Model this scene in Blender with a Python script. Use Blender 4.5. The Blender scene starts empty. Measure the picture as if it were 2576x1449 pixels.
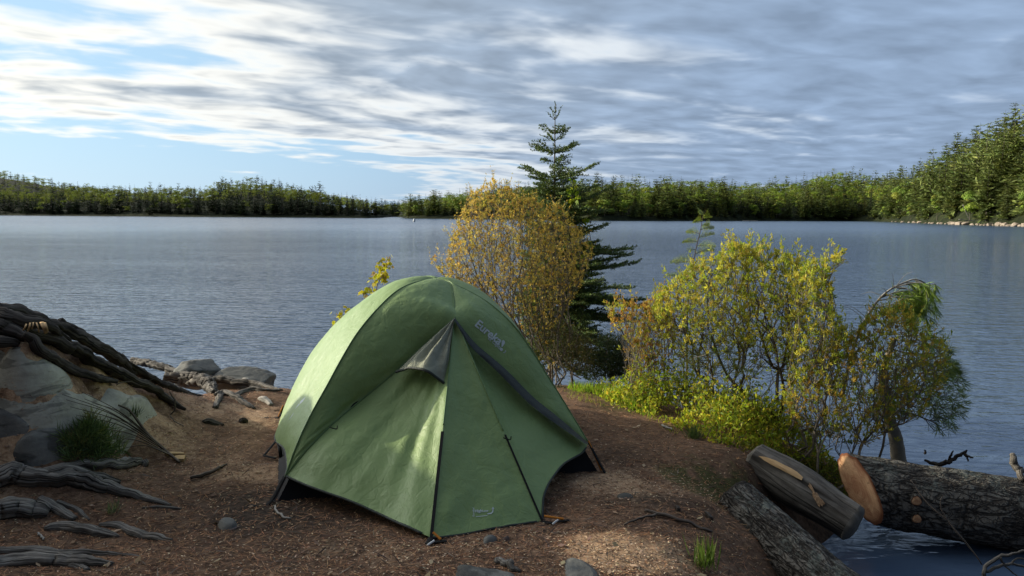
import bpy, math, random
import numpy as np
from mathutils import Vector, Matrix
from mathutils.bvhtree import BVHTree

rng = np.random.default_rng(7)
random.seed(7)
SC = bpy.context.scene
COL = SC.collection
PI = math.pi

# ------------------------------------------------------------------ camera
FPX = 1910.0                       # focal length, in units of a 2576 px wide picture
PITCH = math.radians(5.5)
ROLL = math.radians(0.35)
CAM = np.array([0.0, 0.0, 1.6])
_f = np.array([0, math.cos(PITCH), -math.sin(PITCH)])
_u0 = np.array([0, math.sin(PITCH), math.cos(PITCH)])
_r0 = np.array([1.0, 0, 0])
_r = math.cos(ROLL) * _r0 + math.sin(ROLL) * _u0
_u = math.cos(ROLL) * _u0 - math.sin(ROLL) * _r0
WATER = -0.6

def ray(px, py):
    return _f + (px - 1288.0) / FPX * _r - (py - 724.5) / FPX * _u
def at_y(px, py, Y):
    d = ray(px, py); return CAM + d * (Y / d[1])
def at_z(px, py, z):
    d = ray(px, py); return CAM + d * ((z - CAM[2]) / d[2])
def at_plane(px, py, p0, n):
    d = ray(px, py); return CAM + d * (np.dot(p0 - CAM, n) / np.dot(d, n))
def proj(P):
    q = np.asarray(P, float) - CAM
    w = q @ _f
    return 1288 + FPX * (q @ _r) / w, 724.5 - FPX * (q @ _u) / w, w

# ------------------------------------------------------------------ noise
def _hash(ix, iy, iz, seed):
    n = (ix * 374761393 + iy * 668265263 + iz * 2147483647 + seed * 1274126177) & 0xffffffff
    n = ((n ^ (n >> 13)) * 1274126177) & 0xffffffff
    n = (n ^ (n >> 16)) & 0xffffffff
    return n.astype(np.float64) / 4294967295.0
def vnoise(P, seed=0):
    P = np.asarray(P, float)
    i = np.floor(P).astype(np.int64); f = P - i
    f = f * f * (3 - 2 * f)
    r = 0
    for dx in (0, 1):
        for dy in (0, 1):
            for dz in (0, 1):
                w = (f[..., 0] if dx else 1 - f[..., 0]) * (f[..., 1] if dy else 1 - f[..., 1]) * (f[..., 2] if dz else 1 - f[..., 2])
                r = r + w * _hash(i[..., 0] + dx, i[..., 1] + dy, i[..., 2] + dz, seed)
    return r * 2 - 1
def fbm(P, octv=4, seed=0, gain=0.5):
    P = np.asarray(P, float); a = 1.0; s = 0; t = 0
    for k in range(octv):
        s = s + a * vnoise(P * (2.03 ** k), seed + k * 17); t += a; a *= gain
    return s / t

# ------------------------------------------------------------------ mesh helpers
def mesh(name, V, F, mats, uv=None, col=None, smooth=True, midx=None):
    V = np.asarray(V, np.float32)
    if not isinstance(F, (list, tuple)) or (len(F) and not isinstance(F[0], np.ndarray)):
        F = [np.asarray(F, np.int32)]
    F = [np.asarray(f, np.int32) for f in F if len(f)]
    me = bpy.data.meshes.new(name)
    me.vertices.add(len(V)); me.vertices.foreach_set('co', V.ravel())
    nl = sum(f.size for f in F); nf = sum(len(f) for f in F)
    me.loops.add(nl); me.polygons.add(nf)
    lv = np.concatenate([f.ravel() for f in F])
    tot = np.concatenate([np.full(len(f), f.shape[1], np.int32) for f in F])
    st = np.concatenate([[0], np.cumsum(tot)[:-1]]).astype(np.int32)
    me.loops.foreach_set('vertex_index', lv)
    me.polygons.foreach_set('loop_start', st)
    me.polygons.foreach_set('use_smooth', np.full(nf, smooth, bool))
    for m in (mats if isinstance(mats, (list, tuple)) else [mats]):
        me.materials.append(m)
    if midx is not None:
        me.polygons.foreach_set('material_index', np.asarray(midx, np.int32))
    if uv is not None:
        l = me.uv_layers.new(name='UVMap')
        l.data.foreach_set('uv', np.asarray(uv, np.float32)[lv].ravel())
    if col is not None:
        c = np.asarray(col, np.float32)
        if c.shape[1] == 3: c = np.hstack([c, np.ones((len(c), 1), np.float32)])
        a = me.color_attributes.new('Col', 'FLOAT_COLOR', 'POINT')
        a.data.foreach_set('color', c.ravel())
    me.update(calc_edges=True)
    return me

def obj(name, me, parent=None):
    o = bpy.data.objects.new(name, me); COL.objects.link(o)
    if parent is not None: o.parent = parent
    return o
def tag(o, label=None, cat=None, group=None, kind=None):
    if label: o['label'] = label
    if cat: o['category'] = cat
    if group: o['group'] = group
    if kind: o['kind'] = kind
    return o
def empty(name, label, cat, loc=(0, 0, 0), group=None):
    o = bpy.data.objects.new(name, None); COL.objects.link(o)
    o.empty_display_size = 0.1
    o.location = loc
    return tag(o, label, cat, group)

class MB:
    """collects pieces (verts, faces, uv, col) into one mesh; coordinates are world, shifted to the thing's origin"""
    def __init__(s): s.V = []; s.Q = []; s.T = []; s.U = []; s.C = []; s.n = 0; s.mq = []; s.mt = []
    def add(s, V, Q=None, T=None, uv=None, col=None, mat=0):
        V = np.asarray(V, float).reshape(-1, 3)
        s.V.append(V)
        if Q is not None and len(Q): s.Q.append(np.asarray(Q, np.int64).reshape(-1, 4) + s.n); s.mq.append(np.full(len(s.Q[-1]), mat))
        if T is not None and len(T): s.T.append(np.asarray(T, np.int64).reshape(-1, 3) + s.n); s.mt.append(np.full(len(s.T[-1]), mat))
        s.U.append(np.zeros((len(V), 2)) if uv is None else np.asarray(uv, float))
        if col is None: col = (0.5, 0.5, 0.5)
        col = np.asarray(col, float)
        s.C.append(np.tile(col, (len(V), 1)) if col.ndim == 1 else col)
        s.n += len(V); return s
    def me(s, name, mats, smooth=True, origin=None):
        V = np.concatenate(s.V)
        if origin is not None: V = V - np.asarray(origin)
        F = []; mi = []
        if s.Q: F.append(np.concatenate(s.Q)); mi.append(np.concatenate(s.mq))
        if s.T: F.append(np.concatenate(s.T)); mi.append(np.concatenate(s.mt))
        return mesh(name, V, F, mats, np.concatenate(s.U), np.concatenate(s.C), smooth, np.concatenate(mi))
    def build(s, name, mats, parent=None, smooth=True, origin=None):
        if origin is None and parent is not None:
            origin = np.zeros(3); q = parent
            while q is not None: origin = origin + np.array(q.location); q = q.parent
        return obj(name, s.me(name, mats, smooth, origin), parent)

def crom(pts, n):
    """smooth curve through points, n+1 samples, even in arc length (works for any columns; first three are xyz)"""
    P = np.asarray(pts, float)
    if len(P) == 2:
        t = np.linspace(0, 1, n + 1)[:, None]; return P[0] * (1 - t) + P[1] * t
    Q = np.vstack([2 * P[0] - P[1], P, 2 * P[-1] - P[-2]])
    out = []
    for i in range(1, len(Q) - 2):
        t = np.linspace(0, 1, 24, endpoint=(i == len(Q) - 3))[:, None]
        p0, p1, p2, p3 = Q[i - 1], Q[i], Q[i + 1], Q[i + 2]
        out.append(0.5 * (2 * p1 + (p2 - p0) * t + (2 * p0 - 5 * p1 + 4 * p2 - p3) * t * t + (3 * p1 - p0 - 3 * p2 + p3) * t ** 3))
    C = np.vstack(out)
    d = np.concatenate([[0], np.cumsum(np.linalg.norm(np.diff(C[:, :3], axis=0), axis=1))])
    s = np.linspace(0, d[-1], n + 1)
    return np.stack([np.interp(s, d, C[:, k]) for k in range(C.shape[1])], 1)

def frames(P):
    T = np.gradient(P, axis=0); T /= np.linalg.norm(T, axis=1)[:, None] + 1e-9
    a = np.array([0, 0, 1.0]) if abs(T[0, 2]) < 0.9 else np.array([1.0, 0, 0])
    N = np.zeros_like(P)
    n = np.cross(T[0], a); n /= np.linalg.norm(n)
    for i in range(len(P)):
        n = n - T[i] * np.dot(n, T[i]); n /= np.linalg.norm(n) + 1e-9; N[i] = n
    return T, N, np.cross(T, N)

def tube(P, R, sides=8, cap=True, flat=1.0, disp=None):
    """P n x 3, R n; returns V,Q,T,uv. disp(points, normals, s, ang)->offset"""
    P = np.asarray(P, float); R = np.broadcast_to(np.asarray(R, float), (len(P),))
    T, N, B = frames(P)
    a = np.linspace(0, 2 * PI, sides, endpoint=False)
    nv = np.cos(a)[None, :, None] * N[:, None, :] + flat * np.sin(a)[None, :, None] * B[:, None, :]
    V = P[:, None, :] + nv * R[:, None, None]
    L = np.concatenate([[0], np.cumsum(np.linalg.norm(np.diff(P, axis=0), axis=1))])
    if disp is not None:
        V = V + nv * disp(V, L[:, None] + 0 * a[None, :], a[None, :] + 0 * L[:, None])[..., None]
    n = len(P)
    i = np.arange(n - 1)[:, None] * sides; j = np.arange(sides)[None, :]; k = (j + 1) % sides
    Q = np.stack([i + j, i + k, i + sides + k, i + sides + j], -1).reshape(-1, 4)
    uv = np.stack([np.broadcast_to(L[:, None], (n, sides)), np.broadcast_to(np.abs(a / PI - 1)[None, :], (n, sides))], -1).reshape(-1, 2)
    V = V.reshape(-1, 3); Tt = []
    if cap:
        V = np.vstack([V, P[:1], P[-1:]]); uv = np.vstack([uv, [[0, 0]], [[L[-1], 0]]])
        c0, c1 = n * sides, n * sides + 1
        for q in range(sides):
            Tt.append((c0, (q + 1) % sides, q)); Tt.append((c1, (n - 1) * sides + q, (n - 1) * sides + (q + 1) % sides))
    return V, Q, np.array(Tt, int).reshape(-1, 3), uv

def leaves(C, D, L, W, col, nrm=None, fold=0.0, seed=0):
    """diamond leaves: base C, direction D, length L, width W -> V,Q,col"""
    r = np.random.default_rng(seed)
    C = np.asarray(C, float); n = len(C)
    D = D / (np.linalg.norm(D, axis=1)[:, None] + 1e-9)
    if nrm is None: nrm = r.normal(size=(n, 3))
    S = np.cross(D, nrm); S /= np.linalg.norm(S, axis=1)[:, None] + 1e-9
    L = np.broadcast_to(L, (n,))[:, None]; W = np.broadcast_to(W, (n,))[:, None]
    Nn = np.cross(S, D)
    m = C + D * L * 0.5 + Nn * L * fold
    V = np.stack([C, m + S * W * .5, C + D * L, m - S * W * .5], 1).reshape(-1, 3)
    Q = np.arange(4 * n).reshape(-1, 4)
    col = np.asarray(col, float)
    c = np.repeat(np.broadcast_to(col, (n, 3)), 4, axis=0)
    return V, Q, c

# ------------------------------------------------------------------ materials
class NT:
    def __init__(s, nt): s.t = nt; s.n = nt.nodes; s.l = nt.links
    def __call__(s, typ, ins=None, **kw):
        nd = s.n.new(typ)
        for k, v in kw.items(): setattr(nd, k, v)
        for k, v in (ins or {}).items(): s.set(nd.inputs[k], v)
        return nd
    def set(s, sock, v):
        if hasattr(v, 'is_linked') or isinstance(v, bpy.types.NodeSocket): s.l.new(v, sock)
        elif isinstance(v, bpy.types.Node): s.l.new(v.outputs[0], sock)
        else:
            if hasattr(sock.default_value, '__len__') and not hasattr(v, '__len__'): v = [v] * len(sock.default_value)
            if hasattr(v, '__len__') and len(v) == 3 and len(sock.default_value) == 4: v = (*v, 1)
            sock.default_value = v
    def math(s, op, a, b=0.0, c=None, clamp=False):
        nd = s('ShaderNodeMath', {0: a, 1: b}, operation=op, use_clamp=clamp)
        if c is not None: s.set(nd.inputs[2], c)
        return nd.outputs[0]
    def mix(s, f, a, b, blend='MIX'):
        nd = s.n.new('ShaderNodeMix'); nd.data_type = 'RGBA'; nd.blend_type = blend
        s.set(nd.inputs[0], f); s.set(nd.inputs[6], a); s.set(nd.inputs[7], b); return nd.outputs[2]
    def ramp(s, f, stops, interp='LINEAR'):
        nd = s('ShaderNodeValToRGB', {0: f}); e = nd.color_ramp; e.interpolation = interp
        while len(e.elements) < len(stops): e.elements.new(0.5)
        for el, (p, c) in zip(e.elements, stops):
            el.position = p; el.color = (*((c, c, c) if not hasattr(c, '__len__') else c), 1)
        return nd.outputs[0]
    def noise(s, vec, scale, detail=4, rough=0.55, dist=0.0, out=0):
        nd = s('ShaderNodeTexNoise', {'Scale': scale, 'Detail': detail, 'Roughness': rough, 'Distortion': dist})
        if vec is not None: s.set(nd.inputs['Vector'], vec)
        return nd.outputs[out]
    def mapping(s, vec, scale=(1, 1, 1), rot=(0, 0, 0), loc=(0, 0, 0)):
        return s('ShaderNodeMapping', {'Vector': vec, 'Scale': scale, 'Rotation': rot, 'Location': loc}).outputs[0]
    def bump(s, h, strength=0.5, dist=0.01, normal=None):
        nd = s('ShaderNodeBump', {'Height': h, 'Strength': strength, 'Distance': dist})
        if normal is not None: s.set(nd.inputs['Normal'], normal)
        return nd.outputs[0]

def material(name):
    m = bpy.data.materials.new(name); m.use_nodes = True
    t = NT(m.node_tree); t.n.clear()
    out = t('ShaderNodeOutputMaterial')
    return m, t, out
def principled(t, out, base, rough=0.8, spec=0.3, normal=None, **kw):
    p = t('ShaderNodeBsdfPrincipled', {'Base Color': base, 'Roughness': rough, 'Specular IOR Level': spec})
    if normal is not None: t.set(p.inputs['Normal'], normal)
    for k, v in kw.items(): t.set(p.inputs[k], v)
    t.l.new(p.outputs[0], out.inputs[0]); return p
def geo(t): return t('ShaderNodeNewGeometry').outputs['Position']
def objc(t): return t('ShaderNodeTexCoord').outputs['Object']

def mat_plain(name, c, rough=0.7, spec=0.3, var=0.25, scale=20):
    m, t, o = material(name)
    n = t.noise(objc(t), scale, 3)
    base = t.mix(t.math('MULTIPLY', n, 1.0), [x * (1 - var) for x in c], [x * (1 + var) for x in c])
    principled(t, o, base, rough, spec, t.bump(n, 0.2, 0.003)); return m

def mat_leaf(name, rough=0.5, trans=0.4, bright=1.0, spec=0.25):
    m, t, o = material(name)
    a = t('ShaderNodeVertexColor', layer_name='Col').outputs[0]
    if bright != 1: a = t.mix(1.0, a, (bright,) * 3, 'MULTIPLY')
    p = t('ShaderNodeBsdfPrincipled', {'Base Color': a, 'Roughness': rough, 'Specular IOR Level': spec})
    tr = t('ShaderNodeBsdfTranslucent', {'Color': t.mix(1.0, a, (1.25, 1.2, 0.8), 'MULTIPLY')})
    mx = t('ShaderNodeMixShader', {0: trans, 1: p.outputs[0], 2: tr.outputs[0]})
    t.l.new(mx.outputs[0], o.inputs[0]); return m

def mat_wood(name, dark, mid, light, us=8, vs=14, rough=0.85, bumpd=0.008, crack=1.0):
    """weathered fibrous wood: grain runs along u of the uv map"""
    m, t, o = material(name)
    uv = t('ShaderNodeUVMap').outputs[0]
    p = geo(t)
    g = t.noise(t.mapping(uv, (us * .45, vs, 1)), 1.0, 5, 0.65, 0.6)
    g2 = t.noise(p, 9.0, 4, 0.6)
    f = t.math('ADD', t.math('MULTIPLY', g, 0.75), t.math('MULTIPLY', g2, 0.35))
    c = t.ramp(f, [(0.3, dark), (0.52, mid), (0.78, light)])
    ck = t.ramp(t.noise(t.mapping(uv, (us * .3, vs * 1.8, 1)), 1.0, 3, 0.5, 0.8), [(0.36, 0.15), (0.46, 1.0)])
    c = t.mix(crack, c, t.mix(1.0, c, ck, 'MULTIPLY'))
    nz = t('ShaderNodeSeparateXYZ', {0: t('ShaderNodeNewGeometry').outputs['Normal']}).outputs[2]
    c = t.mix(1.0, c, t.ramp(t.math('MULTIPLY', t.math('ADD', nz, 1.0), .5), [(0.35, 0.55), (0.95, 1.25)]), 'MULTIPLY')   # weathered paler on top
    h = t.math('ADD', f, t.math('MULTIPLY', ck, 0.4))
    principled(t, o, c, rough, 0.2, t.bump(h, 0.9, bumpd)); return m
# ------------------------------------------------------------------ camera object, sun, sky
cam = bpy.data.cameras.new('camera'); co = bpy.data.objects.new('camera', cam); COL.objects.link(co)
M = Matrix(((_r[0], _u[0], -_f[0], CAM[0]), (_r[1], _u[1], -_f[1], CAM[1]), (_r[2], _u[2], -_f[2], CAM[2]), (0, 0, 0, 1)))
co.matrix_world = M
cam.sensor_width = 36; cam.lens = 36 * FPX / 2576; cam.clip_end = 20000; cam.clip_start = 0.05
SC.camera = co
SC.view_settings.view_transform = 'Standard'; SC.view_settings.look = 'None'
SC.view_settings.exposure = 0; SC.view_settings.gamma = 1

SUN_AZ, SUN_EL = 72.0, 17.0           # degrees left of straight ahead, above the horizon
az, el = math.radians(SUN_AZ), math.radians(SUN_EL)
SUNV = np.array([-math.sin(az) * math.cos(el), math.cos(az) * math.cos(el), math.sin(el)])
sl = bpy.data.lights.new('sun', 'SUN'); sl.energy = 5.0; sl.angle = math.radians(0.5); sl.color = (1.0, 0.91, 0.70)
so = bpy.data.objects.new('sun', sl); COL.objects.link(so)
so.rotation_euler = Vector(SUNV).to_track_quat('Z', 'Y').to_euler(); so.location = (-30, 15, 20)

def make_world():
    w = bpy.data.worlds.new('World'); SC.world = w; w.use_nodes = True
    t = NT(w.node_tree); t.n.clear()
    out = t('ShaderNodeOutputWorld'); bg = t('ShaderNodeBackground')
    t.l.new(bg.outputs[0], out.inputs[0])
    sky = t('ShaderNodeTexSky', sky_type='NISHITA', sun_disc=False, sun_elevation=el, sun_rotation=-az,
            altitude=300, air_density=1.0, dust_density=0.6, ozone_density=2.0)
    d = t('ShaderNodeTexCoord').outputs['Generated']
    s = t('ShaderNodeSeparateXYZ', {0: d}); x, y, z = s.outputs
    zc = t.math('ADD', t.math('MAXIMUM', z, 0.0), 0.085)
    u = t.math('DIVIDE', x, zc); v = t.math('DIVIDE', y, zc)
    p = t('ShaderNodeCombineXYZ', {0: u, 1: v, 2: 0.0}).outputs[0]
    # cloud sheet: rolls drawn out toward the right-hand horizon
    warp = t('ShaderNodeVectorMath', {0: t.noise(t.mapping(p, (0.45, 0.45, 1)), 1.0, 3, 0.5, out=1), 1: (0.5, 0.5, 0.5)}, operation='SUBTRACT').outputs[0]
    pw = t('ShaderNodeVectorMath', {0: p, 1: t('ShaderNodeVectorMath', {0: warp, 1: (0.7, 0.7, 0)}, operation='MULTIPLY').outputs[0]}, operation='ADD').outputs[0]
    pr = t.mapping(pw, (1, 1, 1), (0, 0, math.radians(-30)))
    rolls = t.noise(t.mapping(pr, (0.85, 1.9, 1), loc=(1.3, 0.4, 0)), 1.0, 2, 0.4, 0.1)
    puffs = t.noise(t.mapping(pr, (3.2, 4.2, 1), loc=(4.0, 2.0, 0)), 1.0, 3, 0.5, 0.2)
    big = t.noise(t.mapping(p, (0.22, 0.30, 1), loc=(2.2, 5.1, 0)), 1.0, 2, 0.5)
    form = t.math('ADD', t.math('ADD', t.math('MULTIPLY', rolls, 0.52), t.math('MULTIPLY', puffs, 0.30)), t.math('MULTIPLY', big, 0.38))
    # coverage: broken on the left, open low on the left, closed to the right
    lowleft = t.math('MULTIPLY', t('ShaderNodeMapRange', {0: z, 1: 0.06, 2: 0.125, 3: 0.20, 4: 0.0}, interpolation_type='SMOOTHSTEP').outputs[0],
                     t('ShaderNodeMapRange', {0: x, 1: -0.22, 2: 0.12, 3: 1.0, 4: 0.0}, interpolation_type='SMOOTHSTEP').outputs[0])
    side = t('ShaderNodeMapRange', {0: x, 1: -0.6, 2: 0.45, 3: 0.0, 4: 0.16}).outputs[0]
    dens = t.math('SUBTRACT', t.math('ADD', form, side), lowleft)
    cover = t('ShaderNodeMapRange', {0: dens, 1: 0.47, 2: 0.60}, interpolation_type='SMOOTHSTEP').outputs[0]
    thick = t('ShaderNodeMapRange', {0: dens, 1: 0.55, 2: 0.735}, interpolation_type='SMOOTHSTEP').outputs[0]
    sd = t('ShaderNodeVectorMath', {0: d, 1: tuple(SUNV)}, operation='DOT_PRODUCT').outputs['Value']
    tow = t('ShaderNodeMapRange', {0: sd, 1: -0.05, 2: 0.92, 3: 0.0, 4: 1.0}, interpolation_type='SMOOTHSTEP').outputs[0]
    lit = t.mix(tow, (0.66, 0.73, 0.85), (1.02, 1.0, 0.97))
    shade = t.mix(tow, (0.26, 0.355, 0.53), (0.40, 0.47, 0.57))
    soft = t('ShaderNodeMapRange', {0: puffs, 1: 0.3, 2: 0.7, 3: 1.22, 4: 0.82}).outputs[0]
    cloud = t.mix(thick, lit, t.mix(1.0, shade, t('ShaderNodeCombineXYZ', {0: soft, 1: soft, 2: soft}).outputs[0], 'MULTIPLY'))
    skyc = t.mix(1.0, sky.outputs[0], (0.105,) * 3, 'MULTIPLY')
    skyc = t.mix(0.78, skyc, t.mix(tow, (0.20, 0.36, 0.66), (0.52, 0.77, 1.05)))
    c = t.mix(cover, skyc, cloud)
    # haze near the horizon
    hz = t('ShaderNodeMapRange', {0: z, 1: -0.02, 2: 0.10, 3: 0.5, 4: 0.0}, interpolation_type='SMOOTHSTEP').outputs[0]
    c = t.mix(hz, c, t.mix(tow, (0.22, 0.30, 0.45), (0.60, 0.78, 0.98)))
    # bright veil of cloud around the sun itself
    au = t('ShaderNodeMapRange', {0: sd, 1: 0.80, 2: 0.995, 3: 0.0, 4: 1.0}).outputs[0]
    au = t.math('ADD', 1.0, t.math('MULTIPLY', t.math('MULTIPLY', au, au), 7.0)); c = t.mix(1.0, c, t('ShaderNodeCombineXYZ', {0: au, 1: au, 2: t.math('MULTIPLY', au, 0.95)}).outputs[0], 'MULTIPLY')
    # unseen sky dimmed behind camera, and slightly overhead, to lower fill on tent
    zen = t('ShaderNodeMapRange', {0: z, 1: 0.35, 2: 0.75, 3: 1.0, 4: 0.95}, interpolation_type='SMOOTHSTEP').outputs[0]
    back_dim = t('ShaderNodeMapRange', {0: y, 1: -0.6, 2: 0.22, 3: 0.22, 4: 1.0}, interpolation_type='SMOOTHSTEP').outputs[0]
    k = t.math('MULTIPLY', t.math('MULTIPLY', zen, back_dim), 1.12); c = t.mix(1.0, c, t('ShaderNodeCombineXYZ', {0: k, 1: k, 2: k}).outputs[0], 'MULTIPLY')
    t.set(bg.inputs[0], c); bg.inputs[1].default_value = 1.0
make_world()

# ------------------------------------------------------------------ terrain of the near shore
def Yx(px, py, Y): return tuple(at_y(px, py, Y))
U1 = [(-60, 762, 4.4, 17), (0, 778, 4.45, 17), (42, 781, 4.55, 16), (94, 797, 4.65, 16), (129, 813, 4.75, 16), (188, 840, 4.95, 16), (250, 874, 5.2, 16), (313, 915, 5.5, 15), (354, 943, 5.75, 14), (417, 971, 6.05, 13), (477, 994, 6.3, 9), (540, 1004, 6.5, 4)]
U2 = [(30, 826, 4.3, 15), (58, 832, 4.35, 16), (115, 850, 4.5, 17), (167, 870, 4.62, 17), (219, 894, 4.8, 17), (271, 926, 5.0, 16), (333, 956, 5.2, 14), (396, 985, 5.4, 11), (440, 1016, 5.45, 9), (466, 1030, 5.42, 4)]
U3 = [(60, 838, 4.2, 10), (79, 852, 4.22, 14), (100, 878, 4.25, 15), (146, 911, 4.4, 14), (208, 938, 4.62, 12), (250, 953, 4.8, 10), (292, 958, 4.95, 6)]
ctrl = [(-1.3, 4.1, 0), (.2, 3.8, 0), (.56, 4.6, 0), (-1.8, 5.9, 0), (-.2, 6.3, 0), (.5, 6.1, 0), (1.19, 5.8, -.02), (-.4, 3.5, 0), (-.4, 2.5, 0),
        (1, 2.5, -.02), (0, 1, 0), (-1.5, 1, .05), (0, -4, 0), (-4, -4, .3), (4, -4, -.4), (.8, 3.3, -.02), (1.1, 4.2, -.02), (-2, 3.2, 0), (-1.8, 4.6, .03),
        (-.6, 5.2, 0), (-.2, 4.6, 0), (-1.3, 5.2, 0), (-1.1, 3.0, 0), (.5, 3.2, 0), (-3, 2.2, .15), (-4.5, 2.5, .6), (-2.5, 0, .15), (2.2, 0, -.7),
        (1.23, 5.57, -.03), (1.6, 4.9, -.06), (1.9, 5.08, -.22), (2.05, 4.72, -.8), (1.78, 4.35, -.72), (1.86, 4.68, -.72), (1.66, 4.55, -.5), (1.42, 4.1, -.22), (1.02, 3.5, -.12), (1.2, 3.4, -.42), (1.05, 2.8, -.30), (1.5, 3.2, -.85), (2, 4.1, -.95), (2.5, 4.9, -.95),
        (3.2, 5.4, -.95), (1.9, 5.8, -.12), (2.5, 6.0, -.32), (2.2, 6.8, -.35), (1.5, 7.2, -.2), (1.2, 8.0, -.3), (2.9, 6.4, -.65), (3.0, 7.4, -.95), (2.0, 8.2, -.85),
        (.5, 9, -.45), (0, 7.6, -.1), (.4, 7.4, -.1), (.58, 7.2, -.06), (0, 8.6, -.45), (-.8, 7.5, -.45), (-.9, 6.9, -.06), (.5, 10, -1.0), (-.4, 9.4, -1.0), (-1.2, 7.9, -1.0), (1.5, 9.3, -1.0),
        (-2.1, 6.9, 0.0), (-2.0, 7.4, -.45), (-2.0, 8.0, -1.0), (-2.75, 6.7, -.02), (-2.9, 7.3, -.6),
        (-3.55, 5.0, .55), (-3.7, 5.5, .15), (-3.5, 6.1, -.25), (-3.3, 6.8, -.65), (-3.1, 7.6, -1.0), (-4.3, 6.5, -.9),
        (-3.9, 4.2, 1.25), (-4.8, 4.4, 1.55), (-5.5, 5.2, 1.82), (-5.35, 6.1, 1.76), (-6.4, 6.4, 1.75), (-7.6, 8.0, .7), (-7, 4, 1.8), (-6.2, 8.0, -.6), (-5.0, 7.2, -.8), (-8.5, 10, -.6), (-8, 6, 1.6), (-9, 2, 1.8), (-6, 0, 1.2),  # unseen bluff left of frame, added and raised to shade tent and foreground
        (-2.74, 3.95, .2), (-2.96, 4.25, .5), (-2.74, 4.72, .40), (-2.6, 5.3, .2), (-2.43, 4.58, .09), (-2.22, 5.26, .03), (-2.38, 3.87, .03), (-2.45, 5.7, .12), (-2.2, 6.2, .03),
        (4.5, 6, -1.1), (5, 3, -1.2), (5, 0, -1.2), (4, 9, -1.2), (2, 11, -1.2), (-2, 10, -1.2), (-5, 9, -1.1), (-5, 11, -1.2), (0, 12, -1.3), (6, 12, -1.3), (-9, 12, -1.0)]
for U in (U1, U2, U3):
    for px, py, Y, r in U[:-1]:
        p = at_y(px, py, Y); rr = r / FPX * Y
        ctrl.append((p[0], p[1], p[2] - 0.85 * rr - 0.02))
ctrl = np.array(ctrl, float)
def _fit():
    P = ctrl[:, :2]; d = np.linalg.norm(P[:, None] - P[None], axis=2)
    n = len(P)
    A = np.zeros((n + 3, n + 3)); A[:n, :n] = d - np.eye(n) * -0.02
    A[:n, n] = 1; A[:n, n + 1:] = P; A[n, :n] = 1; A[n + 1:, :n] = P.T
    b = np.zeros(n + 3); b[:n] = ctrl[:, 2]
    return np.linalg.solve(A, b)
_W = _fit()
def terrain(X, Y):
    X = np.asarray(X, float); Y = np.asarray(Y, float); sh = X.shape
    q = np.stack([X.ravel(), Y.ravel()], 1); out = np.empty(len(q)); n = len(ctrl)
    for s in range(0, len(q), 20000):
        c = q[s:s + 20000]
        d = np.sqrt(((c[:, None] - ctrl[None, :, :2]) ** 2).sum(2) + 0.0025)
        out[s:s + 20000] = d @ _W[:n] + _W[n] + c @ _W[n + 1:]
    P = np.stack([q[:, 0], q[:, 1], np.zeros(len(q))], 1)
    out = out + 0.022 * fbm(P * 2.3, 4, 3) + 0.006 * fbm(P * 14, 3, 9)
    return out.reshape(sh)
def ground(px, py):
    """where the line of sight through a picture point meets the near shore"""
    d = ray(px, py); t = np.linspace(1.5, 12, 1200); P = CAM + d * t[:, None]
    g = P[:, 2] - terrain(P[:, 0], P[:, 1])
    k = np.where(g < 0)[0]
    if not len(k): return at_z(px, py, 0.0)
    i = k[0]
    if i == 0: return P[0]
    f = g[i - 1] / (g[i - 1] - g[i]); return P[i - 1] + (P[i] - P[i - 1]) * f

def gxy(x, y, dz=0.0): return np.array([x, y, float(terrain(np.array([x]), np.array([y]))[0]) + dz])

def blob(X, Y, px, py, rx, ry=None, rot=0):
    c = ground(px, py); ry = ry or rx
    dx, dy = X - c[0], Y - c[1]; a = math.radians(rot)
    ex, ey = dx * math.cos(a) + dy * math.sin(a), -dx * math.sin(a) + dy * math.cos(a)
    return np.exp(-((ex / rx) ** 2 + (ey / ry) ** 2))

xs = np.concatenate([np.arange(-9.5, -4, .16), np.arange(-4, 3.2, .035), np.arange(3.2, 7, .2)])
ys = np.concatenate([np.arange(-6, 2.4, .3), np.arange(2.4, 8.4, .035), np.arange(8.4, 12.5, .15)])
GX, GY = np.meshgrid(xs, ys)
GZ = terrain(GX, GY)
def masks(X, Y):
    P = np.stack([X, Y, 0 * X], -1)
    n = fbm(P * 2.2, 4, 21); n2 = fbm(P * 6, 4, 31)
    saw = 1.25 * blob(X, Y, 1590, 1385, .26, .20) + .75 * blob(X, Y, 1500, 1225, .42, .2) + .55 * blob(X, Y, 640, 1180, .45, .3) + .35 * blob(X, Y, 1000, 1390, .5, .2) \
        + .5 * blob(X, Y, 560, 1035, .7, .35) + .8 * blob(X, Y, 60, 880, .4, .3) + .6 * blob(X, Y, 330, 1000, .5, .3) + .35 * blob(X, Y, 1640, 1190, .5, .25)
    saw = np.clip(saw * (1 + 1.1 * n2) + .12 * n, 0, 1)
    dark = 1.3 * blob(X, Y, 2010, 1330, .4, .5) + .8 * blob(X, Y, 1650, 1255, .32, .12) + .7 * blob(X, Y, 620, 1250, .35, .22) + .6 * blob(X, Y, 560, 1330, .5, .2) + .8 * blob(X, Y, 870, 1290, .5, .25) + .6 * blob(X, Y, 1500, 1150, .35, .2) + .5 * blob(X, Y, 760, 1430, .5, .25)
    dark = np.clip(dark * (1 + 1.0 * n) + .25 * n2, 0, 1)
    moss = 1.4 * blob(X, Y, 1800, 1225, .35, .28) + .55 * blob(X, Y, 1470, 985, .5, .4) + .3 * blob(X, Y, 900, 1360, .4, .2) + .6 * blob(X, Y, 1620, 1030, .6, .35) + .7 * blob(X, Y, 1450, 945, .5, .3)
    moss = np.clip(moss * (1 + 1.3 * n2), 0, 1)
    return saw, dark, moss
S_, D_, M_ = masks(GX, GY)
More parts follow.
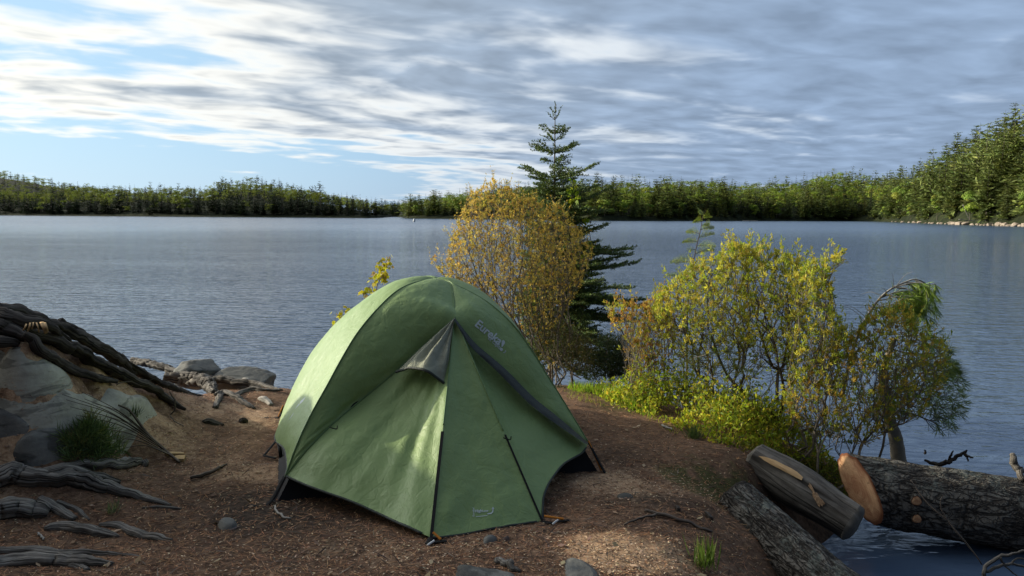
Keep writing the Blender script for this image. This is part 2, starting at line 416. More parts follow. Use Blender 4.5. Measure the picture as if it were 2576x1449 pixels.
def mat_ground():
    m, t, o = material('forest_floor')
    a = t('ShaderNodeVertexColor', layer_name='Col').outputs[0]
    s = t('ShaderNodeSeparateColor', {0: a})
    p = geo(t)
    n1 = t.noise(p, 26, 6, 0.7); n2 = t.noise(p, 70, 4, 0.8); n3 = t.noise(p, 3.2, 4, 0.6)
    needles = t.noise(t.mapping(p, (45, 130, 40), (0, 0, 0.5)), 1.0, 3, 0.6, 1.2)
    base = t.ramp(t.math('ADD', t.math('ADD', t.math('MULTIPLY', n1, .38), t.math('MULTIPLY', needles, .32)), t.math('MULTIPLY', n2, .30)),
                  [(0.3, (0.05, 0.031, 0.022)), (0.43, (0.16, 0.095, 0.06)), (0.56, (0.29, 0.175, 0.11)), (0.72, (0.54, 0.38, 0.26))])
    base = t.mix(t.ramp(n3, [(0.4, 0.0), (0.62, 0.55)]), base, t.mix(1.0, base, (0.55, 0.55, 0.6), 'MULTIPLY'))
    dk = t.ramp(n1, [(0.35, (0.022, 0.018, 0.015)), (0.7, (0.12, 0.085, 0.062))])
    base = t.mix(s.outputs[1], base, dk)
    sw = t.ramp(t.math('ADD', t.math('MULTIPLY', n2, .6), t.math('MULTIPLY', n1, .4)), [(0.32, (0.22, 0.125, 0.07)), (0.5, (0.48, 0.31, 0.19)), (0.7, (0.66, 0.48, 0.32))])
    base = t.mix(t.ramp(t.math('ADD', s.outputs[0], t.math('MULTIPLY', t.math('SUBTRACT', n1, .5), .6)), [(0.22, 0.0), (0.55, 0.9)]), base, sw)
    ms = t.ramp(n2, [(0.35, (0.025, 0.032, 0.010)), (0.6, (0.085, 0.10, 0.030)), (0.8, (0.17, 0.18, 0.07))])
    base = t.mix(t.ramp(t.math('ADD', s.outputs[2], t.math('MULTIPLY', t.math('SUBTRACT', n1, .5), 1.2)), [(0.35, 0.0), (0.75, 0.8)]), base, ms)
    h = t.math('ADD', t.math('MULTIPLY', n1, 1.0), t.math('MULTIPLY', n2, .5))
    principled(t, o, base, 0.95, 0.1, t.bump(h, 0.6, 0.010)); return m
nx, ny = len(xs), len(ys)
ii = np.arange(ny - 1)[:, None] * nx + np.arange(nx - 1)[None, :]
gq = np.stack([ii, ii + 1, ii + nx + 1, ii + nx], -1).reshape(-1, 4)
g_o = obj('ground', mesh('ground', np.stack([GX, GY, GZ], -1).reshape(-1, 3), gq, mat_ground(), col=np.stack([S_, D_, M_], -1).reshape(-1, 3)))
tag(g_o, kind='structure')

# ------------------------------------------------------------------ lake
def mat_water():
    m, t, o = material('lake_water')
    p = geo(t)
    dist = t('ShaderNodeVectorMath', {0: p}, operation='LENGTH').outputs['Value']
    # wind ripples run across the view; several wavelengths, heights in metres
    w1 = t.noise(t.mapping(p, (1.0, 2.6, 1), (0, 0, -0.12)), 1.15, 2, 0.5, 0.3)
    w2 = t.noise(t.mapping(p, (1.0, 2.2, 1), (0, 0, 0.15)), 4.2, 2, 0.5, 0.4)
    w3 = t.noise(t.mapping(p, (1.0, 1.7, 1), (0, 0, -0.05)), 16.0, 3, 0.6)
    gust = t.ramp(t.noise(t.mapping(p, (0.05, 0.14, 1)), 1.0, 3, 0.6), [(0.3, 0.55), (0.7, 1.15)])
    # sheltered water close to the logs and the bank is calmer
    near = t('ShaderNodeMapRange', {0: dist, 1: 5.2, 2: 12.0, 3: 0.32, 4: 1.0}, interpolation_type='SMOOTHSTEP').outputs[0]
    h = t.math('ADD', t.math('ADD', t.math('MULTIPLY', w1, 0.075), t.math('MULTIPLY', w2, 0.040)), t.math('MULTIPLY', w3, 0.006))
    h = t.math('MULTIPLY', h, t.math('MULTIPLY', gust, near))
    nrm = t.bump(h, 1.0, 1.0)
    p_ = principled(t, o, (0.075, 0.115, 0.19), t('ShaderNodeMapRange', {0: dist, 1: 25.0, 2: 200.0, 3: 0.05, 4: 0.24}, interpolation_type='SMOOTHSTEP').outputs[0], 0.5, nrm); p_.inputs['IOR'].default_value = 1.333
    return m
rad = np.concatenate([[0.0], np.geomspace(1.5, 9000, 60)]); ang = np.linspace(0, 2 * PI, 97)[:-1]
Vw = np.stack([rad[:, None] * np.sin(ang), rad[:, None] * np.cos(ang), np.full((len(rad), 96), WATER)], -1).reshape(-1, 3)
i = np.arange(len(rad) - 1)[:, None] * 96; j = np.arange(96)[None, :]; k = (j + 1) % 96
lk = obj('lake_water', mesh('lake_water', Vw, np.stack([i + j, i + 96 + j, i + 96 + k, i + k], -1).reshape(-1, 4), mat_water()))
tag(lk, kind='structure')
# ------------------------------------------------------------------ tent
def mat_fabric(name, c, wr=1.0, spec=0.45, trans=0.12, rough=0.42):
    m, t, o = material(name)
    p = geo(t)
    n1 = t.noise(p, 14, 5, 0.62, 1.2); n2 = t.noise(p, 55, 4, 0.6, 0.8); n3 = t.noise(p, 3.0, 3, 0.5)
    # long soft creases
    w = t('ShaderNodeTexVoronoi', {'Vector': t.mapping(p, (5, 5, 2.2)), 'Scale': 2.0, 'Randomness': 1.0}, feature='DISTANCE_TO_EDGE').outputs['Distance']
    cr = t.ramp(w, [(0.0, 0.0), (0.05, 1.0)])
    h = t.math('ADD', t.math('MULTIPLY', n1, 0.9), t.math('MULTIPLY', n2, 0.15))
    h = t.math('ADD', h, t.math('MULTIPLY', cr, 0.10))
    base = t.mix(t.math('MULTIPLY', n3, 1.0), [x * .88 for x in c], [x * 1.1 for x in c])
    pr = t('ShaderNodeBsdfPrincipled', {'Base Color': base, 'Roughness': rough, 'Specular IOR Level': spec, 'Normal': t.bump(h, 0.55 * wr, 0.016)})
    tr = t('ShaderNodeBsdfTranslucent', {'Color': base})
    mx = t('ShaderNodeMixShader', {0: trans, 1: pr.outputs[0], 2: tr.outputs[0]})
    t.l.new(mx.outputs[0], o.inputs[0]); return m
M_fly = mat_fabric('green_nylon', (0.225, 0.325, 0.120), 0.8, 0.4, 0.06, 0.5)
M_seam = mat_plain('seam_tape', (.14, .225, .10), .6, .3)
M_trim = mat_fabric('charcoal_nylon', (0.035, 0.042, 0.038), 0.8, 0.3, 0.0, 0.6)
M_grey = mat_fabric('grey_nylon', (0.27, 0.275, 0.20), 1.4, 0.4, 0.1, 0.5)
M_black = mat_plain('black_mesh', (0.008, 0.008, 0.011), 0.7, 0.2)
M_strap = mat_plain('black_webbing', (0.010, 0.010, 0.011), 0.75, 0.2)
M_pole = mat_plain('pole_metal', (0.16, 0.14, 0.13), 0.35, 0.6)
M_cord = mat_plain('orange_cord', (0.55, 0.20, 0.03), 0.7, 0.2)
M_print = mat_plain('reflective_print', (0.46, 0.52, 0.52), 0.5, 0.4, 0.06)
M_peg = mat_plain('pale_metal', (0.6, 0.6, 0.6), 0.35, 0.6)
M_yel = mat_plain('yellow_print', (0.35, 0.46, 0.04), 0.5, 0.3, 0.06)

gCL = at_z(688, 1268, 0.0); gCR = at_z(1513, 1190, 0.0)
side = gCR - gCL; side[2] = 0; wdt = np.linalg.norm(side); e1 = side / wdt; e2 = np.array([-e1[1], e1[0], 0])
gCBL = gCL + e2 * 1.88; gCBR = gCR + e2 * 1.88
CEN = (gCL + gCR + gCBL + gCBR) / 4
T0 = at_y(1095, 701, CEN[1])
def pole_plane(g):
    d = g - T0; n = np.array([-d[1], d[0], 0.0]); return n / np.linalg.norm(n)
def on_pole(g, pts): return [at_plane(px, py, T0, pole_plane(g)) for px, py in pts]
pCL = on_pole(gCL, [(1095, 701), (1058, 706), (1003.5, 727.7), (951, 774.6), (899, 837), (857.6, 904.8), (821, 972), (784.7, 1037), (748, 1115), (717, 1199)])
pCB = on_pole(gCBL, [(1095, 701), (1050, 703), (993, 716), (930.6, 748.5), (878.5, 785), (826, 834.5), (785, 884), (750, 946), (726, 1000), (714, 1036)])
pCR = on_pole(gCR, [(1095, 701), (1128.5, 709.5), (1191, 738), (1243, 772), (1295, 821), (1337, 879), (1378.5, 946), (1415, 1004), (1451, 1064), (1480, 1113)])
# fourth pole leg, out of sight: same height profile as the others
prof = np.array([[np.linalg.norm((p - T0)[:2]), p[2]] for p in crom(pCR, 40)])
dBR = (gCBR - T0); dBR[2] = 0; dBR /= np.linalg.norm(dBR)
sc = np.linalg.norm((gCBR - T0)[:2]) / np.linalg.norm((gCR - T0)[:2])
pBR = [np.array([T0[0] + dBR[0] * r * sc, T0[1] + dBR[1] * r * sc, z]) for r, z in prof[::4]]

A = at_y(1144, 799, 4.77)
TIP = pCR[-1]
crease = [T0, at_y(1131, 712, 5.16), at_y(1140, 742, 5.02), at_y(1143, 770, 4.9), A]
def lerpY(pts, y0, y1):
    n = len(pts); return [at_y(px, py, y0 + (y1 - y0) * k / (n - 1)) for k, (px, py) in enumerate(pts)]
seam = [A] + lerpY([(1066, 868), (993, 936), (899, 1014), (837, 1066), (774, 1129)], 4.68, 4.2) + [pCL[-1] * .97 + pCL[-2] * .03]
F1 = at_y(1085, 1353, 3.60); F2 = at_y(1364, 1311, 3.86)
trim = [A] + lerpY([(1196, 863), (1269, 926), (1342, 999), (1399, 1045)], 4.74, 4.62) + [TIP]

def patch(c0, c1, bot=None, n=70, m=70, bulge=0.0, w=2.0, outward=None, fold=None):
    c0 = crom(c0, n); c1 = crom(c1, n)
    b = crom(bot if bot is not None else [c0[-1], c1[-1]], m)
    u = np.linspace(0, 1, n + 1)[:, None, None]; v = np.linspace(0, 1, m + 1)[None, :, None]
    S = (1 - v) * c0[:, None] + v * c1[:, None]
    S = S + u ** w * (b[None] - ((1 - v) * b[0] + v * b[-1]))
    du = np.gradient(S, axis=0); dv = np.gradient(S, axis=1)
    N = np.cross(du, dv); N /= np.linalg.norm(N, axis=2)[..., None] + 1e-9
    c = S.mean((0, 1)) - (CEN + [0, 0, .3])
    if np.dot(N.mean((0, 1)), c) < 0: N = -N
    g = np.sin(PI * v[..., 0]) * np.sin(PI * np.clip(u[..., 0], 0, 1) ** .8) ** .7 * bulge
    S = S + N * g[..., None]
    edge = np.minimum(np.minimum(v[..., 0], 1 - v[..., 0]) * 8, 1) * np.minimum(u[..., 0] * 6, 1)
    wr = 0.009 * fbm(S * 5.0, 4, 5) + 0.004 * fbm(S * np.array([22, 22, 12.]), 3, 8)
    # gathers along sewn edges
    sg = np.exp(-np.minimum(v[..., 0], 1 - v[..., 0]) * 22) * (np.minimum(v[..., 0], 1 - v[..., 0]) > 0)
    wr = wr + 0.007 * sg * vnoise(np.stack([u[..., 0] * 46 + 0 * v[..., 0], v[..., 0] * 3 + 0 * u[..., 0], 0 * (u + v)[..., 0]], -1), 2)
    if fold is not None: wr = wr + fold(u[..., 0], v[..., 0])
    S = S + N * (wr * edge)[..., None]
    return S
def grid(S):
    n, m = S.shape[:2]; i = np.arange(n - 1)[:, None] * m + np.arange(m - 1)[None, :]
    return S.reshape(-1, 3), np.stack([i, i + 1, i + m + 1, i + m], -1).reshape(-1, 4)

tent = empty('camping_tent', 'green dome tent pitched on brown needle-covered ground beside the lake', 'tent', tuple(CEN))
def rays_fold(cv, amp, freq, seed):
    def f(u, v):
        q = np.stack([v * freq + 0 * u, u * 1.2 + 0 * v, 0 * u + 0 * v], -1)
        return amp * vnoise(q, seed) * np.clip(u * 1.3, 0, 1) * np.exp(-((v - cv) / .45) ** 2)
    return f
BL = [pCL[-1], at_y(722, 1175, 4.32), at_y(716, 1130, 4.7), at_y(693, 1106, 5.05), at_y(704, 1066, 5.5), pCB[-1]]
P1 = patch(pCL, pCB, BL, bulge=0.05, w=2.5)
P2 = patch(pCL, crease + seam[1:], [pCL[-1], seam[-1]], bulge=0.03, n=90,
           fold=lambda u, v: .010 * vnoise(np.stack([u * 26 + v * 3, v * 2.5 - u * 2, 0 * u + 0 * v], -1), 12) * np.clip(v * 2 - .7, 0, 1) * np.clip(u * 3 - .6, 0, 1))
P3 = patch(crease + trim[1:], pCR, [TIP, TIP], bulge=0.022, n=90)
P4 = patch(pCB, pBR, None, bulge=0.06, n=40, m=40)
P5 = patch(pBR, pCR, None, bulge=0.06, n=40, m=40)
V1 = patch(seam, [A, F1], [seam[-1], at_y(774, 1222, 4.02), at_y(878, 1259, 3.9), at_y(956, 1293, 3.8), at_y(1014, 1321, 3.7), F1], bulge=-0.035, w=1.6,
           fold=lambda u, v: .013 * np.sin(v * 30 + 2.2 * np.sin(u * 3)) * np.exp(-((v - .78) / .2) ** 2) * np.clip(u * 1.6 - .25, 0, 1) * np.clip(1.25 - u, 0, 1)
           + .010 * vnoise(np.stack([v * 9 + u * 2, u * 3 + 0 * v, 0 * u + 0 * v], -1), 4))
V2 = patch([A, F1], [A, F2], [F1, at_y(1128, 1350, 3.63), at_y(1243, 1331, 3.73), F2], bulge=-0.02, w=2,
           fold=lambda u, v: .012 * vnoise(np.stack([v * 4 + u * 5, u * 9 + 0 * v, 0 * u + 0 * v], -1), 6) * np.clip(u * 2 - .9, 0, 1))
V3 = patch([A, F2], trim, [F2, at_y(1367, 1254, 3.99), at_y(1379, 1217, 4.12), at_y(1415, 1170, 4.33), at_y(1466, 1138, 4.55), TIP], bulge=-0.07, w=1.6,
           fold=rays_fold(.6, .012, 7, 9))
mb = MB()
for S in (P1, P2, P3, P4, P5):
    mb.add(*grid(S))
fly = mb.build('rainfly', M_fly, tent)
mb = MB()
for S in (V1, V2, V3): mb.add(*grid(S))
vest = mb.build('vestibule', M_fly, tent)

# inner tent: black walls reaching the ground at the four corners
def inner(p, g, k=.955):
    C0 = CEN + np.array([0, 0, .1]); q = crom(p, 24)
    q = [C0 + (x - C0) * k for x in q]
    return q[:-1] + [q[-1] * .4 + g * .6 + (CEN - g) * .01, g + (CEN - g) * .015]
iCL, iCR, iBL, iBR = inner(pCL, gCL), inner(pCR, gCR), inner(pCB, gCBL), inner(pBR, gCBR)
mb = MB()
for a_, b_ in ((iCL, iCR), (iCL, iBL), (iBL, iBR), (iBR, iCR)):
    mb.add(*grid(patch(a_, b_, None, n=40, m=30, bulge=-0.01)))
mb.build('inner_tent', M_black, tent)

def seg(name, pts, r, mat, parent=tent, n=40, sides=6, flat=1.0, col=None):
    m_ = MB(); V, Q, Tt, uv = tube(crom(pts, n), r, sides, True, flat); m_.add(V, Q, Tt, uv); return m_.build(name, mat, parent)
def strip(pts0, pts1, n=50):
    a_, b_ = crom(pts0, n), crom(pts1, n); V = np.stack([a_, b_], 1).reshape(-1, 3)
    i = np.arange(n) * 2; return V, np.stack([i, i + 1, i + 3, i + 2], -1)
def toward_cam(p, d):
    p = np.asarray(p); v = CAM - p; return p + v / np.linalg.norm(v) * d
# sewn piping along the two front poles, the ridge and the vestibule seams
for pts in (pCL, pCR, crease, seam, [A * .98 + F2 * .02, A * .4 + F2 * .6], [A * .98 + F1 * .02, A * .45 + F1 * .55]):
    seg('seam_piping', [toward_cam(p, .004) for p in pts], .004, M_seam, n=60)
# hems
for S in (V1, V2, V3):
    seg('hem', S[-1][::6], .0065, M_trim, n=60)
seg('hem', P1[-1][::6], .0055, M_trim, n=60)
# dark hood edge hanging over the right side of the vestibule
o0 = [toward_cam(p, .03) for p in trim]
o1 = []
for k, (px, py, Y) in enumerate([(1143, 806, 4.74), (1184, 871, 4.70), (1253, 937, 4.66), (1327, 1011, 4.60), (1388, 1059, 4.56), (1474, 1117, 4.58)]):
    o1.append(at_y(px, py, Y - .05))
a0, a1 = crom(o0, 60), crom(o1, 60)
tt = np.linspace(0, 1, 8)[None, :, None]
Sx = a0[:, None] * (1 - tt) + a1[:, None] * tt
Sx = Sx + (np.sin(tt * PI) * .012 + .005 * vnoise(np.stack([np.linspace(0, 22, 61)[:, None] + 0 * tt[..., 0], tt[..., 0] * 2 + np.zeros((61, 1)), np.zeros((61, 8))], -1), 5)[..., None]) * (CAM - A) / 5
mb = MB(); mb.add(*grid(Sx)); mb.build('hood_edge', M_trim, tent)
# grey ventilation hood rolled out below the apex
bt = [at_y(997, 936, 4.50), at_y(1035, 927, 4.40), at_y(1076, 934, 4.34), at_y(1102, 950, 4.36), at_y(1120, 967, 4.38)]
vf = patch([toward_cam(A, .02), at_y(1100, 838, 4.68), at_y(1050, 884, 4.6), bt[0]], [toward_cam(A, .02), at_y(1134, 860, 4.60), at_y(1128, 915, 4.48), bt[-1]], bt, n=50, m=50, bulge=.004, w=1.4,
           fold=lambda u, v: .016 * np.sin(v * 21 + 1.0 + 1.5 * u) * np.clip(u * 1.6, 0, 1) * np.clip((1.02 - u) * 4, .12, 1) + .01 * vnoise(np.stack([v * 11 + 0 * u, u * 3 + 0 * v, 0 * u + 0 * v], -1), 3))
mb = MB(); mb.add(*grid(vf)); vent = mb.build('vent_flap', M_grey, tent)
seg('stiffener', [toward_cam(p, .004) for p in vf[-1][::5]], .009, M_trim, vent)
# zips
def zipper(p_, q_, t0, t1, wd):
    a_ = p_ + (q_ - p_) * t0; b_ = p_ + (q_ - p_) * t1
    m_ = MB(); s_ = np.array([wd, 0, 0]); f_ = np.array([0, -.006, .003])
    V, Q = strip([a_ - s_ + f_, b_ - s_ + f_], [a_ + s_ + f_, b_ + s_ + f_], 30); m_.add(V, Q); return m_.build('zip', M_strap, tent)
zipper(A, F1, .58, 1.0, .0085)
zipper(A, F2, .62, 1.0, .006)
# exposed pole ends, straps and pegs
seg('pole', [pCL[-1] + (CEN - pCL[-1]) * .004, gCL + [0, 0, .01]], .006, M_pole)
seg('pole', [TIP + [0, 0, .01], gCR + [0, 0, .015]], .006, M_cord)
def strap(pts, r=.012):
    return seg('strap', pts, r, M_strap, flat=.25, n=14)
strap([pCL[-1] + [-.004, 0, 0], gCL + [-.02, -.03, .01], gCL + [-.11, -.06, .012]], .014)
strap([TIP + [.003, 0, 0], gCR + [.02, -.03, .01], gCR + [.05, -.09, .012]], .013)
Mx = P1[-1][35]
strap([at_y(697, 1106, 5.0), at_z(664, 1146, .02)], .009); strap([at_z(664, 1146, .02), at_z(694, 1153, .01)], .015)
strap([at_y(699, 1108, 5.0), at_z(704, 1130, .06), at_z(707, 1151, .01)], .012)
strap([at_y(712, 1022, 5.85), at_z(700, 1050, .012), at_z(664, 1052, .01)], .013)
strap([at_y(702, 1034, 5.8), at_y(692, 1033, 5.7)], .012)
seg('cord', [at_y(712, 1020, 5.85), at_z(700, 1048, .02)], .005, M_cord)
for F, dx in ((F1, -.01), (F2, .05)):
    g0 = np.array([F[0] + dx, F[1] - .06, .012])
    strap([F + [0, 0, 0], g0], .016)
    strap([g0 + [.02, .02, 0], g0 + [.09, .03, .004]], .014)
    seg('cord', [F + [.01, -.005, .03], g0 + [.06, .03, .01]], .006, M_cord)
    seg('peg', [g0 + [0, -.015, .0], g0 + [.03, .012, .012]], .0055, M_peg)
# little toggles on the flysheet
for (px, py, Y) in ((838, 1076, 4.22), (1113, 1130, 4.12), (1275, 1103, 4.2)):
    c = at_y(px, py, Y - .03)
    seg('toggle', [c + [-.02, 0, .004], c + [.0, -.01, .0], c + [.02, 0, -.006], c + [.024, 0, .012]], .003, M_strap)
c = at_y(859, 905, 4.6); seg('toggle', [c + [-.008, -.02, 0], c + [.008, -.02, -.004]], .006, M_strap)

# prints on the fabric, laid on the surface itself
bvs = {}
def bv(*ss):
    V = []; Fc = []; n = 0
    for S in ss:
        v_, q_ = grid(S); V += [tuple(x) for x in v_]; Fc += [tuple(int(a) + n for a in r_) for r_ in q_]; n += len(v_)
    return BVHTree.FromPolygons(V, Fc)
def onto(b, px, py, off=.004):
    d = ray(px, py); d = d / np.linalg.norm(d)
    h = b.ray_cast(Vector(CAM), Vector(d))
    if h[0] is None: return None
    return np.array(h[0]) - d * off
def decal(name, b, polys, mat, parent, off=.004):
    """polys: list of (pts2d, faces)"""
    m_ = MB()
    for pts, fs in polys:
        W = [onto(b, px, py, off) for px, py in pts]
        if any(w is None for w in W): continue
        for f in fs:
            m_.add([W[k] for k in f], T=[(0, 1, 2)]) if len(f) == 3 else m_.add([W[k] for k in f], Q=[(0, 1, 2, 3)])
    return m_.build(name, mat, parent, smooth=False)
def glyphs(text, size, bold=0.0, shear=0.0, space=1.0):
    cu = bpy.data.curves.new('lettering', 'FONT'); cu.body = text; cu.size = size; cu.offset = bold; cu.shear = shear; cu.space_character = space; cu.resolution_u = 3
    o_ = bpy.data.objects.new('lettering', cu); COL.objects.link(o_)
    me = o_.evaluated_get(bpy.context.evaluated_depsgraph_get()).to_mesh()
    P = np.array([v.co[:2] for v in me.vertices]); Fs = [tuple(p.vertices) for p in me.polygons]
    o_.to_mesh_clear(); bpy.data.objects.remove(o_); bpy.data.curves.remove(cu)
    tri = []
    for f in Fs:
        for k in range(1, len(f) - 1): tri.append((f[0], f[k], f[k + 1]))
    return P, tri
def lettering(name, b, text, x, y, length, ang, mat, parent, hscale=1.0, bold=0.0, shear=0):
    P, tri = glyphs(text, 1.0, bold, shear)
    wv = P[:, 0].max() - P[:, 0].min(); P = (P - [P[:, 0].min(), 0]) * (length / wv); P[:, 1] *= hscale
    a_ = math.radians(ang); ca, sa = math.cos(a_), math.sin(a_)
    pts = [(x + p[0] * ca - p[1] * -sa * 1.0, y + p[0] * sa - p[1] * ca) for p in P]
    return decal(name, b, [(pts, tri)], mat, parent)
bR = bv(P3)
lettering('lettering', bR, 'Eureka', 1194, 819, 79, 39, M_print, fly, 0.98, .025)
pts = [(1262 + x, 868 + y) for x, y in ((3.5, -13), (7.5, -10), (8.5, -5), (5, 0), (1, 5), (-.5, 4.5), (-.5, -2), (0, -9))]
ball = [(1261 + 4 * math.cos(k * PI / 4), 879 + 4 * math.sin(k * PI / 4)) for k in range(8)]
decal('emblem', bR, [(pts, [(0, k, k + 1) for k in range(1, 7)]), (ball, [(0, k, k + 1) for k in range(1, 7)])], M_print, fly)
lettering('lettering', bR, 'EL Capitan 3', 1227, 852, 56, 42, M_print, fly, 1.1, .012)
b2 = bv(V2)
lettering('lettering', b2, 'High', 1195, 1289, 18, -4, M_print, vest, 1.0, .03)
lettering('lettering', b2, 'Low', 1214, 1288, 15, -4, M_print, vest, 1.0, .03)
lettering('lettering', b2, 'Eureka!', 1193.5, 1299, 22, -92, M_print, vest, 0.9, .02)
arrow = [(1226, 1291), (1234, 1290), (1238, 1287), (1239, 1281), (1236.5, 1281), (1240, 1274.5), (1243.5, 1280), (1241.5, 1280.5), (1241, 1288), (1236, 1293), (1226, 1294)]
decal('emblem', b2, [(arrow, [(0, 1, 10), (1, 9, 10), (1, 2, 9), (2, 8, 9), (2, 3, 8), (3, 7, 8), (4, 5, 6), (3, 4, 7)]), ([(1197, 1299), (1226, 1296), (1226, 1297.6), (1197, 1300.6)], [(0, 1, 2, 3)])], M_print, vest)
bL = bv(P1)
decal('stripe', bL, [([(769, 998), (762, 1010), (753, 1018), (757, 1008)], [(0, 1, 2, 3)]), ([(757, 1008), (753, 1018), (741, 1030), (743, 1027)], [(0, 1, 2, 3)]), ([(739, 1037), (737, 1043), (727, 1057), (729, 1052)], [(0, 1, 2, 3)])], M_print, fly)
decal('stripe', bL, [([(755, 1012), (754, 1016), (749, 1022), (751, 1016)], [(0, 1, 2, 3)])], M_yel, fly)
# ------------------------------------------------------------------ roots, rocks, logs, sticks
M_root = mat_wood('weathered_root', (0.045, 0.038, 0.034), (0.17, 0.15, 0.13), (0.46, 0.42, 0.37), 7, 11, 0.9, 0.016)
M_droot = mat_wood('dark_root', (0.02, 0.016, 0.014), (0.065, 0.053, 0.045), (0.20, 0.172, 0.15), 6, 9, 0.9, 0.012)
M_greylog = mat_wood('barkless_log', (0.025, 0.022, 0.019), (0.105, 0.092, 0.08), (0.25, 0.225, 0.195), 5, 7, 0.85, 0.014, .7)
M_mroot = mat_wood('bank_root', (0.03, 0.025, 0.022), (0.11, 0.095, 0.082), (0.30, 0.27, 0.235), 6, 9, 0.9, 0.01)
M_rot = mat_plain('rotten_end', (0.035, 0.030, 0.026), .95, .1, .9, 45)
M_greyend = mat_plain('grey_log_end', (0.15, 0.135, 0.115), .95, .1, .5, 30)
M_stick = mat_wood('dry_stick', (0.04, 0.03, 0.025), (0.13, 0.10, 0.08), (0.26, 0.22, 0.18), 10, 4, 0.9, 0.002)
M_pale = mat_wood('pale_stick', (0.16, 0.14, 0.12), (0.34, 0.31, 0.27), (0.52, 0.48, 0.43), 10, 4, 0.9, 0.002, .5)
def mat_bark():
    m, t, o = material('plated_bark')
    uv = t('ShaderNodeUVMap').outputs[0]; p = geo(t)
    f1 = t.noise(t.mapping(uv, (6.5, 15, 1)), 1.0, 3, 0.5, 0.9)
    f2 = t.noise(t.mapping(uv, (17, 13, 1)), 1.0, 2, 0.5, 0.5)
    r1 = t.math('ABSOLUTE', t.math('SUBTRACT', f1, .5)); r2 = t.math('ABSOLUTE', t.math('SUBTRACT', f2, .5))
    pl = t.math('MULTIPLY', t.ramp(r1, [(0.0, 0.0), (0.09, 1.0)]), t.ramp(r2, [(0.0, 0.45), (0.05, 1.0)]))
    n = t.noise(p, 40, 5, 0.65); n2 = t.noise(p, 7, 4, 0.6); n3 = t.noise(p, 120, 3, .6)
    h = t.math('ADD', t.math('MULTIPLY', pl, 0.8), t.math('MULTIPLY', n, 0.5))
    c = t.ramp(t.math('ADD', t.math('MULTIPLY', h, .6), t.math('MULTIPLY', n2, .3)), [(0.25, (0.02, 0.017, 0.015)), (0.5, (0.09, 0.077, 0.066)), (0.8, (0.20, 0.18, 0.155))])
    # lichen on the upper side
    nz = t('ShaderNodeSeparateXYZ', {0: t('ShaderNodeNewGeometry').outputs['Normal']}).outputs[2]
    li = t.math('MULTIPLY', t.ramp(t.math('ADD', t.math('MULTIPLY', n2, .5), t.math('MULTIPLY', n, .5)), [(0.50, 0.0), (0.62, 1.0)]), t.ramp(nz, [(0.25, 0.0), (0.8, 0.75)]))
    c = t.mix(li, c, t.mix(n3, (0.13, 0.15, 0.13), (0.28, 0.30, 0.26)))
    principled(t, o, c, 0.92, 0.15, t.bump(h, 1.0, 0.022)); return m
M_bark = mat_bark()
def mat_cut():
    m, t, o = material('fresh_cut_wood')
    c0 = objc(t)
    uv = t('ShaderNodeUVMap').outputs[0]
    r = t('ShaderNodeVectorMath', {0: uv}, operation='LENGTH').outputs['Value']
    ringn = t.noise(t('ShaderNodeCombineXYZ', {0: t.math('MULTIPLY', r, 34.0)}).outputs[0], 1.0, 2, .6)
    n = t.noise(c0, 9, 4, .6); n2 = t.noise(t.mapping(uv, (4, 26, 1), (0, 0, .4)), 1.0, 3, .6)
    f = t.math('ADD', t.math('MULTIPLY', ringn, .3), t.math('ADD', t.math('MULTIPLY', n, .4), t.math('MULTIPLY', n2, .35)))
    c = t.ramp(f, [(0.3, (0.36, 0.19, 0.11)), (0.55, (0.52, 0.31, 0.18)), (0.8, (0.64, 0.44, 0.29))])
    zone = t.ramp(t.noise(t.mapping(uv, (1.3, 1.3, 1), loc=(.6, .2, 0)), 1.0, 3, .6, .6), [(0.42, 0.0), (0.58, 1.0)])
    c = t.mix(1.0, c, t.mix(zone, (0.78, 0.66, 0.62), (1.1, 1.12, 1.08)), 'MULTIPLY')
    ang_ = t('ShaderNodeMath', {0: t('ShaderNodeSeparateXYZ', {0: uv}).outputs[1], 1: t('ShaderNodeSeparateXYZ', {0: uv}).outputs[0]}, operation='ARCTAN2').outputs[0]
    rad_ = t.noise(t('ShaderNodeCombineXYZ', {0: t.math('MULTIPLY', ang_, 5.0), 1: t.math('MULTIPLY', r, .8)}).outputs[0], 1.0, 4, .7)
    c = t.mix(1.0, c, t.ramp(rad_, [(0.34, 0.45), (0.42, 1.0)]), 'MULTIPLY')
    c = t.mix(1.0, c, t.ramp(ringn, [(0.3, 0.72), (0.6, 1.05)]), 'MULTIPLY')
    edge = t.ramp(t.math('ADD', r, t.math('MULTIPLY', t.math('SUBTRACT', n, .5), .12)), [(0.86, 0.0), (0.95, 1.0)])
    c = t.mix(edge, c, (0.16, 0.06, 0.03))
    principled(t, o, c, 0.8, 0.2, t.bump(n2, .3, .004)); return m
M_cut = mat_cut()
M_chip = mat_wood('split_wood', (0.30, 0.17, 0.08), (0.50, 0.32, 0.16), (0.62, 0.44, 0.25), 12, 6, 0.85, 0.002, .15)
